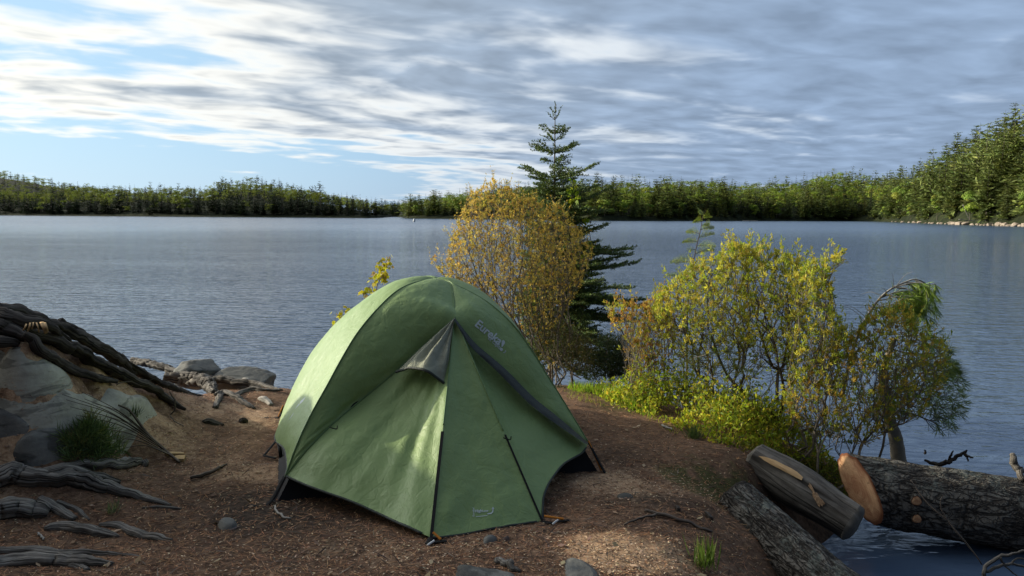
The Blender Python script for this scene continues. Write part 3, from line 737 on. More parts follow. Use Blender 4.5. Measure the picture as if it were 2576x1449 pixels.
def mat_rock(name, a, b, c, warm=0.0):
    m, t, o = material(name)
    p = geo(t)
    n = t.noise(p, 5, 6, .62, .4); n2 = t.noise(p, 38, 5, .65); st = t.noise(t.mapping(p, (6, 6, 22), (0.35, 0.4, .5)), 1.0, 4, .6, .5)
    f = t.math('ADD', t.math('MULTIPLY', n, .45), t.math('ADD', t.math('MULTIPLY', n2, .25), t.math('MULTIPLY', st, .35)))
    col = t.ramp(f, [(0.32, a), (0.5, b), (0.72, c)])
    ck = t.ramp(t.noise(t.mapping(p, (2.5, 2.5, 9), (0.4, 0.3, .6)), 1.0, 4, .55, 1.5), [(0.40, 0.35), (0.45, 1.0)])
    col = t.mix(.7, col, t.mix(1.0, col, ck, 'MULTIPLY'))
    principled(t, o, col, .9, .25, t.bump(f, .7, .02)); return m
M_rock = mat_rock('grey_bedrock', (0.20, 0.188, 0.15), (0.35, 0.33, 0.27), (0.48, 0.455, 0.375))
M_rockd = mat_rock('dark_bedrock', (0.06, 0.06, 0.06), (0.14, 0.138, 0.128), (0.24, 0.23, 0.20))
M_rocks = mat_rock('shore_granite', (0.16, 0.13, 0.10), (0.34, 0.27, 0.21), (0.55, 0.45, 0.37))

def bark_disp(amp, seed, us=5, vs=6):
    def f(V, s, a):
        q = np.stack([s * us, np.cos(a) * vs * .5, np.sin(a) * vs * .5], -1)
        q2 = np.stack([s * us * 3, np.cos(a) * vs * 1.8, np.sin(a) * vs * 1.8], -1)
        return amp * (fbm(q, 3, seed) + .5 * fbm(q2, 3, seed + 5))
    return f
def root_mb(pts, seed, knob=.35, sides=16, flat=.85, dens=26):
    """pts: xyz + radius"""
    P = np.array(pts, float)
    n = int(max(16, dens * np.linalg.norm(np.diff(P[:, :3], axis=0), axis=1).sum() / .35))
    C = crom(P, n); r0 = np.clip(C[:, 3], .003, None)
    C[:, :3] += .25 * r0[:, None] * np.stack([fbm(np.c_[np.arange(n + 1) * .22, np.full(n + 1, k), np.zeros(n + 1)], 3, seed + k) for k in range(3)], 1) * 1.5
    def dsp(V, s, a):
        tw = a + s * 1.5
        q = np.stack([s * 2.5, np.cos(tw) * 2.1, np.sin(tw) * 2.1], -1)
        ridge = 1 - 2 * np.abs(fbm(q, 3, seed))
        q2 = np.stack([s * 9, np.cos(a) * 3, np.sin(a) * 3], -1)
        return r0[:, None] * (knob * (ridge - .35) * .8 + .18 * fbm(q2, 3, seed + 3))
    return tube(C[:, :3], r0, sides, True, flat, dsp)

def thing_mesh(name, label, cat, pieces, mats, group=None, smooth=True):
    """one-mesh thing with its origin at its base"""
    mb = MB()
    for p in pieces: mb.add(*p[:1], **p[1])
    V = np.concatenate(mb.V); o0 = np.array([V[:, 0].mean(), V[:, 1].mean(), V[:, 2].min()])
    o = obj(name, mb.me(name, mats, smooth, o0)); o.location = o0
    return tag(o, label, cat, group)
def P4(V, Q, T, uv, mat=0): return (V, dict(Q=Q, T=T, uv=uv, mat=mat))

def px_r(pts): return [(*at_y(px, py, Y), r / FPX * Y) for px, py, Y, r in pts]
# --- the stump mass on the left bank
stump = empty('tree_stump', 'dark old stump spreading thick weathered roots down the rock at the far left', 'stump', tuple(at_y(-30, 830, 4.4)))
for k, (U, kn) in enumerate(((U1, .45), (U2, .4), (U3, .35), ([(-40, 792, 4.3, 26), (20, 802, 4.3, 24), (63, 806, 4.32, 18), (115, 817, 4.42, 13), (146, 838, 4.55, 9), (175, 856, 4.68, 5)], .5),
                             ([(-60, 850, 4.1, 18), (0, 858, 4.15, 17), (30, 860, 4.2, 13), (48, 868, 4.22, 7)], .5),
                             ([(-50, 815, 4.25, 30), (0, 826, 4.25, 26), (40, 838, 4.25, 17), (75, 852, 4.25, 10)], .5),
                             ([(150, 806, 4.85, 8), (215, 843, 5.1, 9), (280, 886, 5.35, 9), (340, 925, 5.6, 8), (400, 960, 5.9, 7)], .5))):
    mb = MB(); V, Q, T, uv = root_mb(px_r(U), 40 + k * 7, kn); mb.add(V, Q, T, uv); mb.build('root', M_droot, stump)
# crown of the stump, out toward the left edge
V, Q, T, uv = root_mb([(*at_y(-230, 800, 4.4), .2), (*at_y(-140, 790, 4.4), .16), (*at_y(-40, 800, 4.4), .1), (*at_y(10, 812, 4.4), .05)], 91, .5, 24)
mb = MB(); mb.add(V, Q, T, uv); mb.build('stump_crown', M_droot, stump)
mb = MB()
for (x0, y0, x1, y1, w) in ((76, 812, 70, 834, 2.2), (84, 811, 80, 828, 1.6), (92, 812, 98, 836, 1.8), (105, 811, 116, 838, 5.5), (66, 815, 58, 832, 2), (112, 812, 119, 836, 3.5)):
    V, Q, T, uv = tube(crom([at_y(x0, y0, 4.2), at_y((x0 + x1) / 2 + 1, (y0 + y1) / 2, 4.17), at_y(x1, y1, 4.2)], 8), [w / 440 * f for f in np.linspace(1, .8, 9)], 6, True, .4); mb.add(V, Q, T, uv)
mb.build('splinter', M_chip, stump)

def gp(px, py, lift=0.0):
    g = ground(px, py); return g + [0, 0, lift]
def ground_root(name, label, cat, pts, seed, mat=M_root, group=None, knob=.4, flat=.85, extra=()):
    """pts in picture points with radius in picture units, lying half sunk in the ground"""
    pcs = []
    for pp in (pts, *extra):
        L = []
        for k, (px, py, r) in enumerate(pp):
            g = ground(px, py); rr = r / FPX * np.linalg.norm(g - CAM)
            L.append((g[0], g[1], g[2] + rr * .25, rr * 1.1))
        pcs.append(P4(*root_mb(L, seed, knob * 1.5, 20, flat))); seed += 3
    return thing_mesh(name, label, cat, pcs, mat, group)
RG = 'weathered roots lying exposed in the needle litter'
ground_root('exposed_root', 'long grey root curving out of the left edge, thickest of those below the rock', 'root', [(-40, 1218, 22), (0, 1210, 22), (30, 1200, 21), (75, 1205, 19), (150, 1208, 18), (210, 1213, 17), (270, 1231, 14), (325, 1246, 11), (390, 1263, 7), (430, 1272, 3)], 1, group=RG)
ground_root('exposed_root', 'grey root lying just behind the long thick root at left', 'root', [(70, 1202, 7), (110, 1190, 9), (160, 1182, 10), (210, 1193, 10), (260, 1204, 9), (303, 1215, 5)], 2, group=RG)
ground_root('exposed_root', 'grey broken root with a dark hollow end beneath the fallen pine branch', 'root', [(110, 1186, 5), (160, 1176, 8), (240, 1172, 10), (310, 1168, 11), (352, 1168, 11), (364, 1174, 8)], 3, group=RG)
ground_root('exposed_root', 'fat rounded grey root stub at the left edge with a thin twisted offshoot', 'root', [(-30, 1292, 17), (0, 1292, 19), (50, 1289, 19), (95, 1290, 17), (122, 1293, 8)], 4, group=RG,
            extra=([(100, 1256, 8), (118, 1266, 10), (142, 1282, 9), (165, 1299, 8), (190, 1308, 5)], [(142, 1264, 4), (190, 1281, 4.5), (210, 1298, 4), (226, 1309, 2)]))
ground_root('exposed_root', 'spindle-shaped grey root half sunk in brown needles, left one of a close pair', 'root', [(112, 1333, 4), (140, 1329, 9), (175, 1330, 11), (225, 1339, 11), (270, 1347, 8), (298, 1351, 3)], 5, group=RG)
ground_root('exposed_root', 'knobbly grey root half sunk in brown needles, right one of a close pair', 'root', [(250, 1322, 4), (285, 1324, 8), (320, 1334, 8), (352, 1347, 9), (395, 1356, 8), (434, 1360, 4)], 6, group=RG)
ground_root('exposed_root', 'long thin dark-edged root, second from the bottom edge at left', 'root', [(-30, 1386, 9), (40, 1390, 9), (100, 1391, 9), (165, 1396, 8), (230, 1394, 7), (290, 1396, 5), (352, 1401, 2)], 7, group=RG)
ground_root('exposed_root', 'flat grey root nearest the bottom left corner', 'root', [(-30, 1420, 15), (40, 1418, 16), (110, 1418, 15), (170, 1418, 14), (230, 1419, 11), (284, 1421, 4)], 8, group=RG, extra=([(165, 1420, 8), (195, 1426, 8), (222, 1436, 4)],))
ground_root('exposed_root', 'short slim grey root sliver at the tip of the long thick root', 'root', [(358, 1279, 2), (390, 1277, 4), (425, 1280, 4), (458, 1281, 2)], 9, group=RG)
BG = 'weathered roots on the bank between the stump and the tent'
ground_root('exposed_root', 'chunky broken root with a flaking grey end, above the bare ground left of the tent', 'root', [(410, 955, 10), (440, 953, 13), (476, 955, 14), (510, 962, 14), (530, 978, 11), (538, 990, 7)], 10, M_mroot, group=BG)
ground_root('exposed_root', 'forked grey root on two short legs in the middle of the bare slope', 'root', [(546, 996, 6), (560, 990, 7), (580, 996, 7), (604, 1008, 7), (625, 1022, 6), (640, 1030, 3)], 11, M_mroot, group=BG, extra=([(556, 992, 6), (549, 1008, 6), (543, 1028, 5)],))
ground_root('exposed_root', 'long low root running behind the boulder edge toward the tent', 'root', [(480, 951, 7), (521, 956, 8), (560, 958, 8), (601, 963, 8), (650, 971, 7), (706, 983, 4)], 12, M_mroot, group=BG)
ground_root('exposed_root', 'thin curved root beside a whitish chunk, nearest the tent', 'root', [(588, 1000, 5), (606, 990, 6), (631, 982, 6), (668, 983, 5), (704, 985, 3)], 13, M_mroot, group=BG)
ground_root('exposed_root', 'smooth root running along the crest of the bank left of the boulders', 'root', [(335, 908, 7), (362, 914, 8), (400, 924, 8), (440, 936, 7), (486, 950, 5)], 14, M_mroot, group=BG)
ground_root('driftwood', 'small whitish weathered wood chunk on the bare slope near the tent', 'driftwood', [(652, 1002, 4), (662, 1006, 7), (674, 1012, 6), (683, 1020, 4)], 15, M_pale)
ground_root('driftwood', 'pale flake of wood lying on the roots below the boulders', 'driftwood', [(604, 962, 5), (616, 960, 7), (628, 963, 4)], 16, M_pale)
ground_root('burnt_stick', 'short charred stick lying on the slope left of the tent', 'stick', [(510, 1062, 4), (524, 1062, 7), (540, 1066, 6), (562, 1070, 3)], 17, M_droot)
ground_root('pine_cone', 'small dark pine cone on the slope just left of the tent', 'pine cone', [(604, 1064, 4), (612, 1062, 8), (621, 1062, 5)], 18, M_droot)

# --- bedrock
def poly_dist(P, poly):
    d = np.full(len(P), 1e9); inside = np.zeros(len(P), bool); n = len(poly)
    for i in range(n):
        a, b = poly[i], poly[(i + 1) % n]; ab = b - a
        t = np.clip(((P - a) @ ab) / (ab @ ab), 0, 1)
        d = np.minimum(d, np.linalg.norm(P - a - t[:, None] * ab, axis=1))
        c = ((a[1] > P[:, 1]) != (b[1] > P[:, 1])) & (P[:, 0] < (b[0] - a[0]) * (P[:, 1] - a[1]) / (b[1] - a[1] + 1e-12) + a[0]); inside ^= c
    return np.where(inside, d, -d)
def slab(name, label, cat, pix, h, soft, seed, mat, n=70, rough=.02, group=None):
    W = np.array([ground(px, py) for px, py in pix]); poly = W[:, :2]
    poly = crom(np.vstack([poly, poly[:1]]), 60)[:-1]
    lo, hi = poly.min(0) - .08, poly.max(0) + .08
    gx, gy = np.meshgrid(np.linspace(lo[0], hi[0], n), np.linspace(lo[1], hi[1], n))
    P = np.stack([gx.ravel(), gy.ravel()], 1)
    P3 = np.c_[P, np.zeros(len(P))]
    d = poly_dist(P, poly) + .5 * rough * fbm(P3 * 7, 3, seed)
    t = np.clip(d / soft, -1, 1)
    hh = np.where(t > 0, h * (1 - (1 - t) ** 2.2), t * .12)
    hh = hh + np.where(t > 0, rough * (fbm(P3 * 4, 4, seed + 3) + .9 * (1 - 2 * np.abs(fbm(P3 * np.array([3, 9, 1]), 3, seed + 5)) - .5)) * np.clip(t * 2, 0, 1), 0)
    z = terrain(P[:, 0], P[:, 1]) + hh - .006
    V = np.c_[P, z]; i = np.arange(n - 1)[:, None] * n + np.arange(n - 1)[None, :]
    q = np.stack([i, i + 1, i + n + 1, i + n], -1).reshape(-1, 4)
    q = q[(d[q] > -.06).any(1)]
    us = np.unique(q); mp = np.full(n * n, -1); mp[us] = np.arange(len(us))
    V = V[us]; q = mp[q]
    o0 = np.array([*V[:, :2].mean(0), V[:, 2].min()])
    o = obj(name, mesh(name, V - o0, q, mat)); o.location = o0
    return tag(o, label, cat, group)
slab('bedrock_slab', 'smooth greenish grey rock slab just below the stump roots at the left edge', 'rock', [(-80, 886), (0, 880), (60, 884), (112, 899), (156, 926), (184, 966), (160, 992), (100, 1001), (50, 1006), (-80, 1007)], .07, .12, 1, M_rock)
slab('bedrock_slab', 'broad grey rock slab sloping above the fallen pine branch', 'rock', [(-80, 1008), (30, 1006), (130, 1000), (200, 985), (270, 976), (325, 992), (372, 1018), (394, 1044), (350, 1088), (260, 1110), (140, 1100), (60, 1075), (-80, 1070)], .08, .14, 2, M_rock)
slab('bedrock_slab', 'blue grey rock slab at the left edge, lowest of the three beside it', 'rock', [(-80, 1035), (0, 1022), (40, 1040), (70, 1065), (72, 1085), (40, 1095), (-80, 1098)], .12, .12, 3, M_rockd)
slab('bedrock_block', 'dark angular rock block just left of the green pine needles', 'rock', [(40, 1110), (62, 1090), (95, 1078), (150, 1080), (170, 1100), (160, 1150), (120, 1168), (60, 1170), (30, 1150)], .07, .07, 4, M_rockd, rough=.03)
slab('flat_stone', 'flat grey stone cut by the bottom edge, left of two', 'stone', [(1145, 1424), (1165, 1421), (1195, 1430), (1228, 1434), (1262, 1437), (1300, 1452), (1290, 1500), (1150, 1500)], .03, .05, 5, M_rockd, 50, .008)
slab('flat_stone', 'layered grey stone cut by the bottom edge, right of two', 'stone', [(1418, 1412), (1440, 1407), (1470, 1415), (1500, 1436), (1510, 1460), (1500, 1510), (1430, 1510)], .022, .04, 6, M_rockd, 50, .012)
slab('small_stone', 'small dark stone half buried just in front of the tent', 'stone', [(1212, 1358), (1228, 1352), (1248, 1352), (1252, 1360), (1236, 1369), (1216, 1369)], .03, .03, 7, M_rockd, 30, .006)
slab('small_stone', 'small reddish brown stone right of the dark stone by the tent', 'stone', [(1262, 1356), (1275, 1351), (1284, 1355), (1280, 1362), (1264, 1363)], .022, .02, 8, mat_rock('brown_stone', (.05, .035, .03), (.10, .07, .06), (.16, .12, .1)), 30, .004)
slab('small_stone', 'low grey stone sunk in the sawdust litter right of the tent', 'stone', [(1548, 1246), (1570, 1242), (1592, 1246), (1594, 1253), (1565, 1256), (1550, 1252)], .02, .04, 9, M_rockd, 30, .005)
slab('ash_lump', 'grey ashy lump in the dark litter left of the tent front', 'stone', [(545, 1322), (562, 1313), (585, 1313), (600, 1320), (590, 1332), (560, 1334)], .03, .03, 10, M_rockd, 34, .02)

def boulder(name, label, c, rad, seed, mat, rot=0, group=None):
    bm_ = bpy.data.meshes.new('tmp'); import bmesh
    b = bmesh.new(); bmesh.ops.create_icosphere(b, subdivisions=5, radius=1); V = np.array([v.co for v in b.verts]); F = np.array([[v.index for v in f.verts] for f in b.faces]); b.free(); bpy.data.meshes.remove(bm_)
    # flatten with a few random cutting planes for broken faces
    r = np.random.default_rng(seed)
    for k in range(11):
        n = r.normal(size=3); n /= np.linalg.norm(n); dd = r.uniform(.62, .88); s = V @ n; V = V - np.clip(s - dd, 0, None)[:, None] * n * .92
    V = V * (1 + .10 * fbm(V * 2.2, 4, seed)[:, None] + .03 * fbm(V * 9, 3, seed + 1)[:, None]) * np.array(rad)
    a = math.radians(rot); V = np.c_[V[:, 0] * math.cos(a) - V[:, 1] * math.sin(a), V[:, 0] * math.sin(a) + V[:, 1] * math.cos(a), V[:, 2]]
    o = obj(name, mesh(name, V, F, mat)); o.location = c
    return tag(o, label, 'boulder', group)
boulder('boulder', 'blocky grey shore boulder, left of the two against the water', at_y(500, 942, 7.5), (.24, .3, .17), 3, M_rockd, 10)
boulder('boulder', 'long sloping grey boulder ending at the tent, right of the two against the water', at_y(612, 962, 7.45), (.36, .28, .155), 14, M_rockd, -14)

# --- logs
log3 = empty('felled_log', 'huge lichen-covered felled trunk with a fresh orange cut face', 'log', tuple(at_y(2170, 1235, 5.05)))
a0 = at_y(2163, 1229, 5.05); a1 = at_y(2640, 1309, 4.90); ax = a1 - a0; Lg = np.linalg.norm(ax); ax /= Lg
r3 = .226
npt = 110
Pl = a0[None] + ax[None] * np.linspace(0, Lg * 1.9, npt)[:, None]
T_, N_, B_ = frames(Pl); sd_ = 96
def ob_log(Pl, R, sides, amp, seed, slant, us=5, vs=6):
    V, Q, T, uv = tube(Pl, R, sides, False, 1.0, bark_disp(amp, seed, us, vs))
    W = V.reshape(len(Pl), sides, 3)
    hgt = (W - Pl[:, None])[..., 2]
    fall = np.clip(1 - np.arange(len(Pl)) / (len(Pl) * .16), 0, 1)[:, None]
    nb = np.cross(ax, [0, 0, 1.0]); nb /= np.linalg.norm(nb); nb = nb if nb[1] > 0 else -nb
    sh = (-slant * hgt - .27 * ((W - Pl[:, None]) @ nb)) * fall
    return W + sh[..., None] * ax, Q, uv
W, Q, uv = ob_log(Pl, np.linspace(r3, r3 * 1.12, npt), sd_, .016, 5, .45)
mb = MB(); mb.add(W.reshape(-1, 3), Q, uv=uv); mb.build('bark', M_bark, log3)
rim = W[0]; cc = rim.mean(0)
def disc(rim, cc, push, rings=7):
    n = len(rim); V = [cc + push]; uvs = [(0, 0)]
    e_u = np.array([0, 0, 1.0])
    for k in range(1, rings + 1):
        f = k / rings
        for q in range(n):
            p = cc + (rim[q] - cc) * f * 1.0 + push * (1 if k < rings else .2); V.append(p); a = 2 * PI * q / n; uvs.append((f * math.cos(a), f * math.sin(a)))
    T = [(0, 1 + q, 1 + (q + 1) % n) for q in range(n)]; Q = []
    for k in range(rings - 1):
        for q in range(n):
            Q.append((1 + k * n + q, 1 + (k + 1) * n + q, 1 + (k + 1) * n + (q + 1) % n, 1 + k * n + (q + 1) % n))
    return np.array(V), np.array(Q), np.array(T), np.array(uvs)
V, Q, T, uv = disc(rim, cc, -ax * .012)
V = V + ax * (.006 * fbm(V * 12, 3, 4))[:, None]
mb = MB(); mb.add(V, Q, T, uv); cf = mb.build('cut_face', M_cut, log3)
mb = MB(); mb.add(np.array([at_y(2143, 1266, 4.99), at_y(2160, 1262, 4.985), at_y(2186, 1256, 4.98), at_y(2197, 1250, 4.985), at_y(2190, 1262, 4.975), at_y(2165, 1266, 4.98)]) * 1.0, T=[(0, 1, 5), (1, 2, 5), (2, 4, 5), (2, 3, 4)])
V1b = bv(W)
for (px, py, rr) in ((2304, 1258, 12), (2305, 1303, 11)):
    c = onto(V1b, px, py, .0); nr = CAM - c; nr /= np.linalg.norm(nr); nr = nr * .6 + np.array([0, -.5, -.15]); nr /= np.linalg.norm(nr)
    rw = rr / FPX * 4.9; a = np.linspace(0, 2 * PI, 25)[:-1]
    s1 = np.cross(nr, [0, 0, 1]); s1 /= np.linalg.norm(s1); s2 = np.cross(nr, s1)
    rim2 = c + nr * .02 + rw * (np.cos(a)[:, None] * s1 + np.sin(a)[:, None] * s2) * (1 + .06 * np.sin(a * 3))[:, None]
    mb = MB(); V, Q, T, uv = disc(rim2, rim2.mean(0), nr * .004, 4); mb.add(V, Q, T, uv)
    V, Q, T, uv = tube(np.array([c - nr * .03, c + nr * .012, c + nr * .021]), [rw * 1.35, rw * 1.18, rw * 1.02], 24, False); mb.add(V, Q, T, uv, mat=1)
    mb.build('knot', [M_cut, M_bark], log3)

log2 = empty('weathered_log', 'barkless grey log with a pale split wedge, sloping down into the water', 'log', tuple(at_y(1923, 1171, 4.85)))
b0 = at_y(1930, 1180, 4.97); b1 = at_y(2128, 1308, 4.63); bx = b1 - b0; bl = np.linalg.norm(bx); bx /= bl
tt = np.concatenate([np.linspace(-.102, .03, 30), np.linspace(.04, bl + .03, 80)])
rr = .125 * (1 + .06 * np.sin(tt * 7)) * (1 + .05 * np.sin(tt * 9))
V, Q, T, uv = tube(b0 + bx * tt[:, None], rr, 64, False, 1.0, bark_disp(.030, 15, 1.3, 2.6))
mb = MB(); mb.add(V, Q, uv=uv); l2 = mb.build('trunk', M_greylog, log2)
def log_end(V, sides, axis, deep, mat, parent, seed):
    rim = V[:sides]; c = rim.mean(0); out = [rim]; K = 9
    for k in range(1, K):
        a = k / (K - 1) * PI / 2 * .98; R_ = c + (rim - c) * math.cos(a) ** .8 - axis * deep * math.sin(a); out.append(R_)
    W_ = np.concatenate(out); W_[sides:] += .014 * np.stack([fbm(W_[sides:] * 11, 3, seed + q) for q in range(3)], 1)
    i = np.arange(K - 1)[:, None] * sides + np.arange(sides)[None]; j = np.arange(K - 1)[:, None] * sides + (np.arange(sides)[None] + 1) % sides
    an = np.abs(np.linspace(0, 2 * PI, sides, endpoint=False) / PI - 1); uv_ = np.stack([np.repeat(np.arange(K) * .02, sides), np.tile(an, K)], 1)
    m_ = MB(); m_.add(W_, np.stack([i, i + sides, j + sides, j], -1).reshape(-1, 4), uv=uv_); return m_.build('log_end', mat, parent)
log_end(V, 64, bx, .035, M_greyend, log2, 3)
log_end(V[::-1], 64, -bx, .05, M_greyend, log2, 13)
bv2 = BVHTree.FromPolygons([tuple(v) for v in V], [tuple(int(x) for x in q) for q in Q])
def lp(pts): return [(1698 + .3408 * x, 1037.7 + .3408 * y) for x, y in pts]
def pad(name, b, pix, mat, parent, off=.008):
    W_ = [onto(b, x, y, off) for x, y in pix]; W_ = [w for w in W_ if w is not None]
    if len(W_) < 5: return None
    n = len(W_); cen = onto(b, *np.mean(pix, 0), off + .004)
    Vb = [w + (CAM - w) * -.006 for w in W_]
    m_ = MB(); m_.add([cen if cen is not None else c] + W_ + Vb, T=[(0, 1 + k, 1 + (k + 1) % n) for k in range(n)], Q=[(1 + k, 1 + n + k, 1 + n + (k + 1) % n, 1 + (k + 1) % n) for k in range(n)], uv=[(0, 0)] + [(p[0] * .01, p[1] * .01) for p in (W_ + Vb)])
    return m_.build(name, mat, parent, smooth=False)
strp = lp([(615, 320), (670, 328), (740, 352), (810, 388), (860, 412), (905, 440), (945, 478), (935, 500), (890, 478), (840, 452), (780, 420), (720, 390), (660, 355)])
for k in range(1):
    pad('split_wedge', bv2, strp, M_chip, log2, .012)
def mat_saw():
    m, t, o = material('sawdust')
    p = geo(t); n = t.noise(p, 150, 3, .7); n2 = t.noise(p, 30, 3, .6)
    principled(t, o, t.ramp(t.math('ADD', t.math('MULTIPLY', n, .6), t.math('MULTIPLY', n2, .4)), [(.3, (.20, .11, .06)), (.5, (.42, .27, .16)), (.7, (.6, .43, .28))]), .95, .1, t.bump(n, 1, .01)); return m
M_saw = mat_saw()
sp = []
for k in range(26):
    a = 2 * PI * k / 26; w = 1 + .25 * math.sin(a * 3 + 1) + .16 * math.sin(a * 7)
    sp.append((1044 + 68 * w * math.cos(a) * .55 + 62 * w * math.sin(a) * .6, 620 + 78 * w * math.sin(a) + 26 * math.cos(a)))
sd2 = pad('sawdust_patch', bv2, lp(sp), M_saw, log2, .006)

log1 = empty('bark_log', 'rough dark barked log lying nearest the camera at the bottom right', 'log', tuple(at_y(1850, 1290, 4.0)))
c0 = at_y(1872, 1296, 4.38); c1 = at_y(2090, 1490, 3.86); cx = c1 - c0; cl = np.linalg.norm(cx); cx /= cl
tt = np.concatenate([np.linspace(-.085, .04, 30), np.linspace(.05, cl * 1.25, 110)])
rr = .165 + 0 * tt
V, Q, T, uv = tube(c0 + cx * tt[:, None], rr, 90, False, 1.0, bark_disp(.014, 25, 6, 8))
mb = MB(); mb.add(V, Q, uv=uv); mb.build('bark', M_bark, log1)
log_end(V, 90, cx, .05, M_rot, log1, 6)
bv1 = BVHTree.FromPolygons([tuple(v) for v in V], [tuple(int(x) for x in q) for q in Q])
pad('scar', bv1, lp([(950, 842), (985, 852), (1020, 874), (1048, 908), (1030, 904), (990, 878), (960, 856)]), M_cut, log1, .008)

# --- fallen branches and sticks
def stick(name, label, cat, lines, mat, group=None, sides=6, wob=.3):
    pcs = []
    for k, pts in enumerate(lines):
        C = crom(np.array(pts, float), max(8, len(pts) * 5)); n = len(C)
        C[:, :3] += wob * C[:, 3:4] * np.stack([fbm(np.c_[np.arange(n) * .5, np.full(n, q * 3.1), np.full(n, k)], 2, 60 + q + k) for q in range(3)], 1) * 3
        pcs.append(P4(*tube(C[:, :3], np.clip(C[:, 3], .0012, None), sides)))
    return thing_mesh(name, label, cat, pcs, mat, group)
def sg(pts, lift=.006):
    out = []
    for p in pts:
        g = ground(p[0], p[1]); r = p[2] / FPX * np.linalg.norm(g - CAM); out.append((g[0], g[1], g[2] + lift + r + (p[3] if len(p) > 3 else 0), r))
    return out
def sy(pts): return [(*at_y(px, py, Y), r / FPX * Y) for px, py, Y, r in pts]
stick('dead_stick', 'short brown stick pointing at the tent from the left', 'stick', [sg([(476, 1209, 3.5), (510, 1202, 4.5), (540, 1190, 4), (570, 1171, 2)])], M_stick)
stick('dead_stick', 'whitish bent twig at the foot of the tent\'s left corner', 'stick', [sg([(690, 1278, 2.2), (700, 1295, 2.6), (716, 1306, 2.6), (732, 1308, 1.6)])], M_pale)
stick('dead_stick', 'small pale twig among the roots at bottom left', 'stick', [sg([(93, 1346, 2), (103, 1352, 2.6), (110, 1364, 2)])], M_pale)
stick('dead_stick', 'pale stick on the bare ground right of the tent', 'stick', [sg([(1664, 1074, 2.5), (1680, 1080, 2.8), (1692, 1086, 2)])], M_pale)
stick('dead_stick', 'thin dark branch lying across the ground beside the bottom log', 'stick', [sg([(1620, 1290, 3), (1680, 1304, 4.5), (1730, 1322, 4), (1790, 1342, 3)]), sg([(1650, 1300, 3), (1610, 1308, 2.5), (1570, 1325, 2)])], M_stick)
stick('dead_stick', 'dark stick with peeling grey wood in front of the flat stones', 'driftwood', [sg([(1243, 1412, 5), (1262, 1418, 9), (1285, 1430, 9), (1306, 1440, 6)], -.004)], M_root)
stick('bare_twig', 'thin wiry twig leaning against the rock slab, arching over', 'stick',
      [sy([(427, 1044, 4.9, 1.6), (440, 1031, 4.9, 2), (438, 1004, 4.9, 1.8), (426, 984, 4.9, 1.4)]), sy([(427, 1044, 4.9, 1.4), (440, 1060, 4.85, 1.4), (462, 1072, 4.8, 1)])], M_stick)
stick('bare_twig', 'short wiry twig arching low over the rock below the dark roots', 'stick', [sy([(288, 978, 5.0, 1.2), (300, 964, 5.0, 1.2), (330, 961, 5.1, 1.1), (357, 971, 5.15, .8)])], M_stick)
stick('bare_twig', 'pale upright stick propped on the upper corner of the broad rock slab', 'stick', [sy([(266, 976, 4.9, 2), (275, 1000, 4.85, 2.2), (277, 1024, 4.8, 2), (277, 1035, 4.78, 2)])], M_pale)
stick('water_branch', 'dead branch poking out of the water behind the big log', 'branch', [sy([(2325, 1158, 5.9, 3), (2352, 1166, 5.85, 5), (2376, 1167, 5.8, 6), (2402, 1152, 5.8, 5), (2424, 1140, 5.8, 4), (2434, 1132, 5.8, 2)]), sy([(2385, 1160, 5.8, 3), (2392, 1146, 5.8, 3), (2398, 1134, 5.8, 1.5)]), sy([(2424, 1140, 5.8, 3), (2436, 1148, 5.75, 3), (2448, 1152, 5.7, 2)]), sy([(2430, 1146, 5.8, 2.5), (2436, 1160, 5.75, 2)])], M_droot)
stick('water_twig', 'tiny dark twig tip standing in the water above the big log', 'branch', [sy([(2324, 1141, 6.2, 2), (2330, 1139, 6.2, 3), (2326, 1133, 6.2, 1.5)])], M_droot)
stick('broken_stub', 'pale broken branch stub rising at the right edge behind the big log', 'branch', [sy([(2545, 1143, 5.0, 7), (2554, 1160, 4.98, 9), (2566, 1185, 4.95, 9), (2580, 1215, 4.9, 9)])], M_root)
stick('bare_twig', 'long thin twig trailing over the big log down to the water', 'branch', [sy([(2291, 1208, 4.72, 1.4), (2332, 1263, 4.62, 1.8), (2383, 1310, 4.55, 2.4), (2430, 1365, 4.5, 2.2), (2470, 1420, 4.45, 1.6)]), sy([(2383, 1310, 4.55, 1.8), (2366, 1272, 4.58, 1.5), (2372, 1245, 4.6, 1)])], M_stick)
stick('dead_branch', 'bare curling grey branch in the bottom right corner over the water', 'branch',
      [sy([(2472, 1460, 4.0, 5), (2480, 1430, 4.0, 5), (2500, 1410, 4.0, 4.5), (2530, 1397, 4.0, 4), (2590, 1384, 4.0, 3)]), sy([(2480, 1440, 4.0, 4), (2510, 1425, 4.0, 4), (2545, 1420, 4.0, 3.5), (2590, 1430, 4.0, 3)]), sy([(2516, 1402, 4.0, 3), (2530, 1425, 4.0, 2.5), (2560, 1450, 4.0, 2)]), sy([(2545, 1420, 4.0, 2.5), (2560, 1405, 4.0, 2.2), (2595, 1410, 4.0, 1.6)])], M_root)
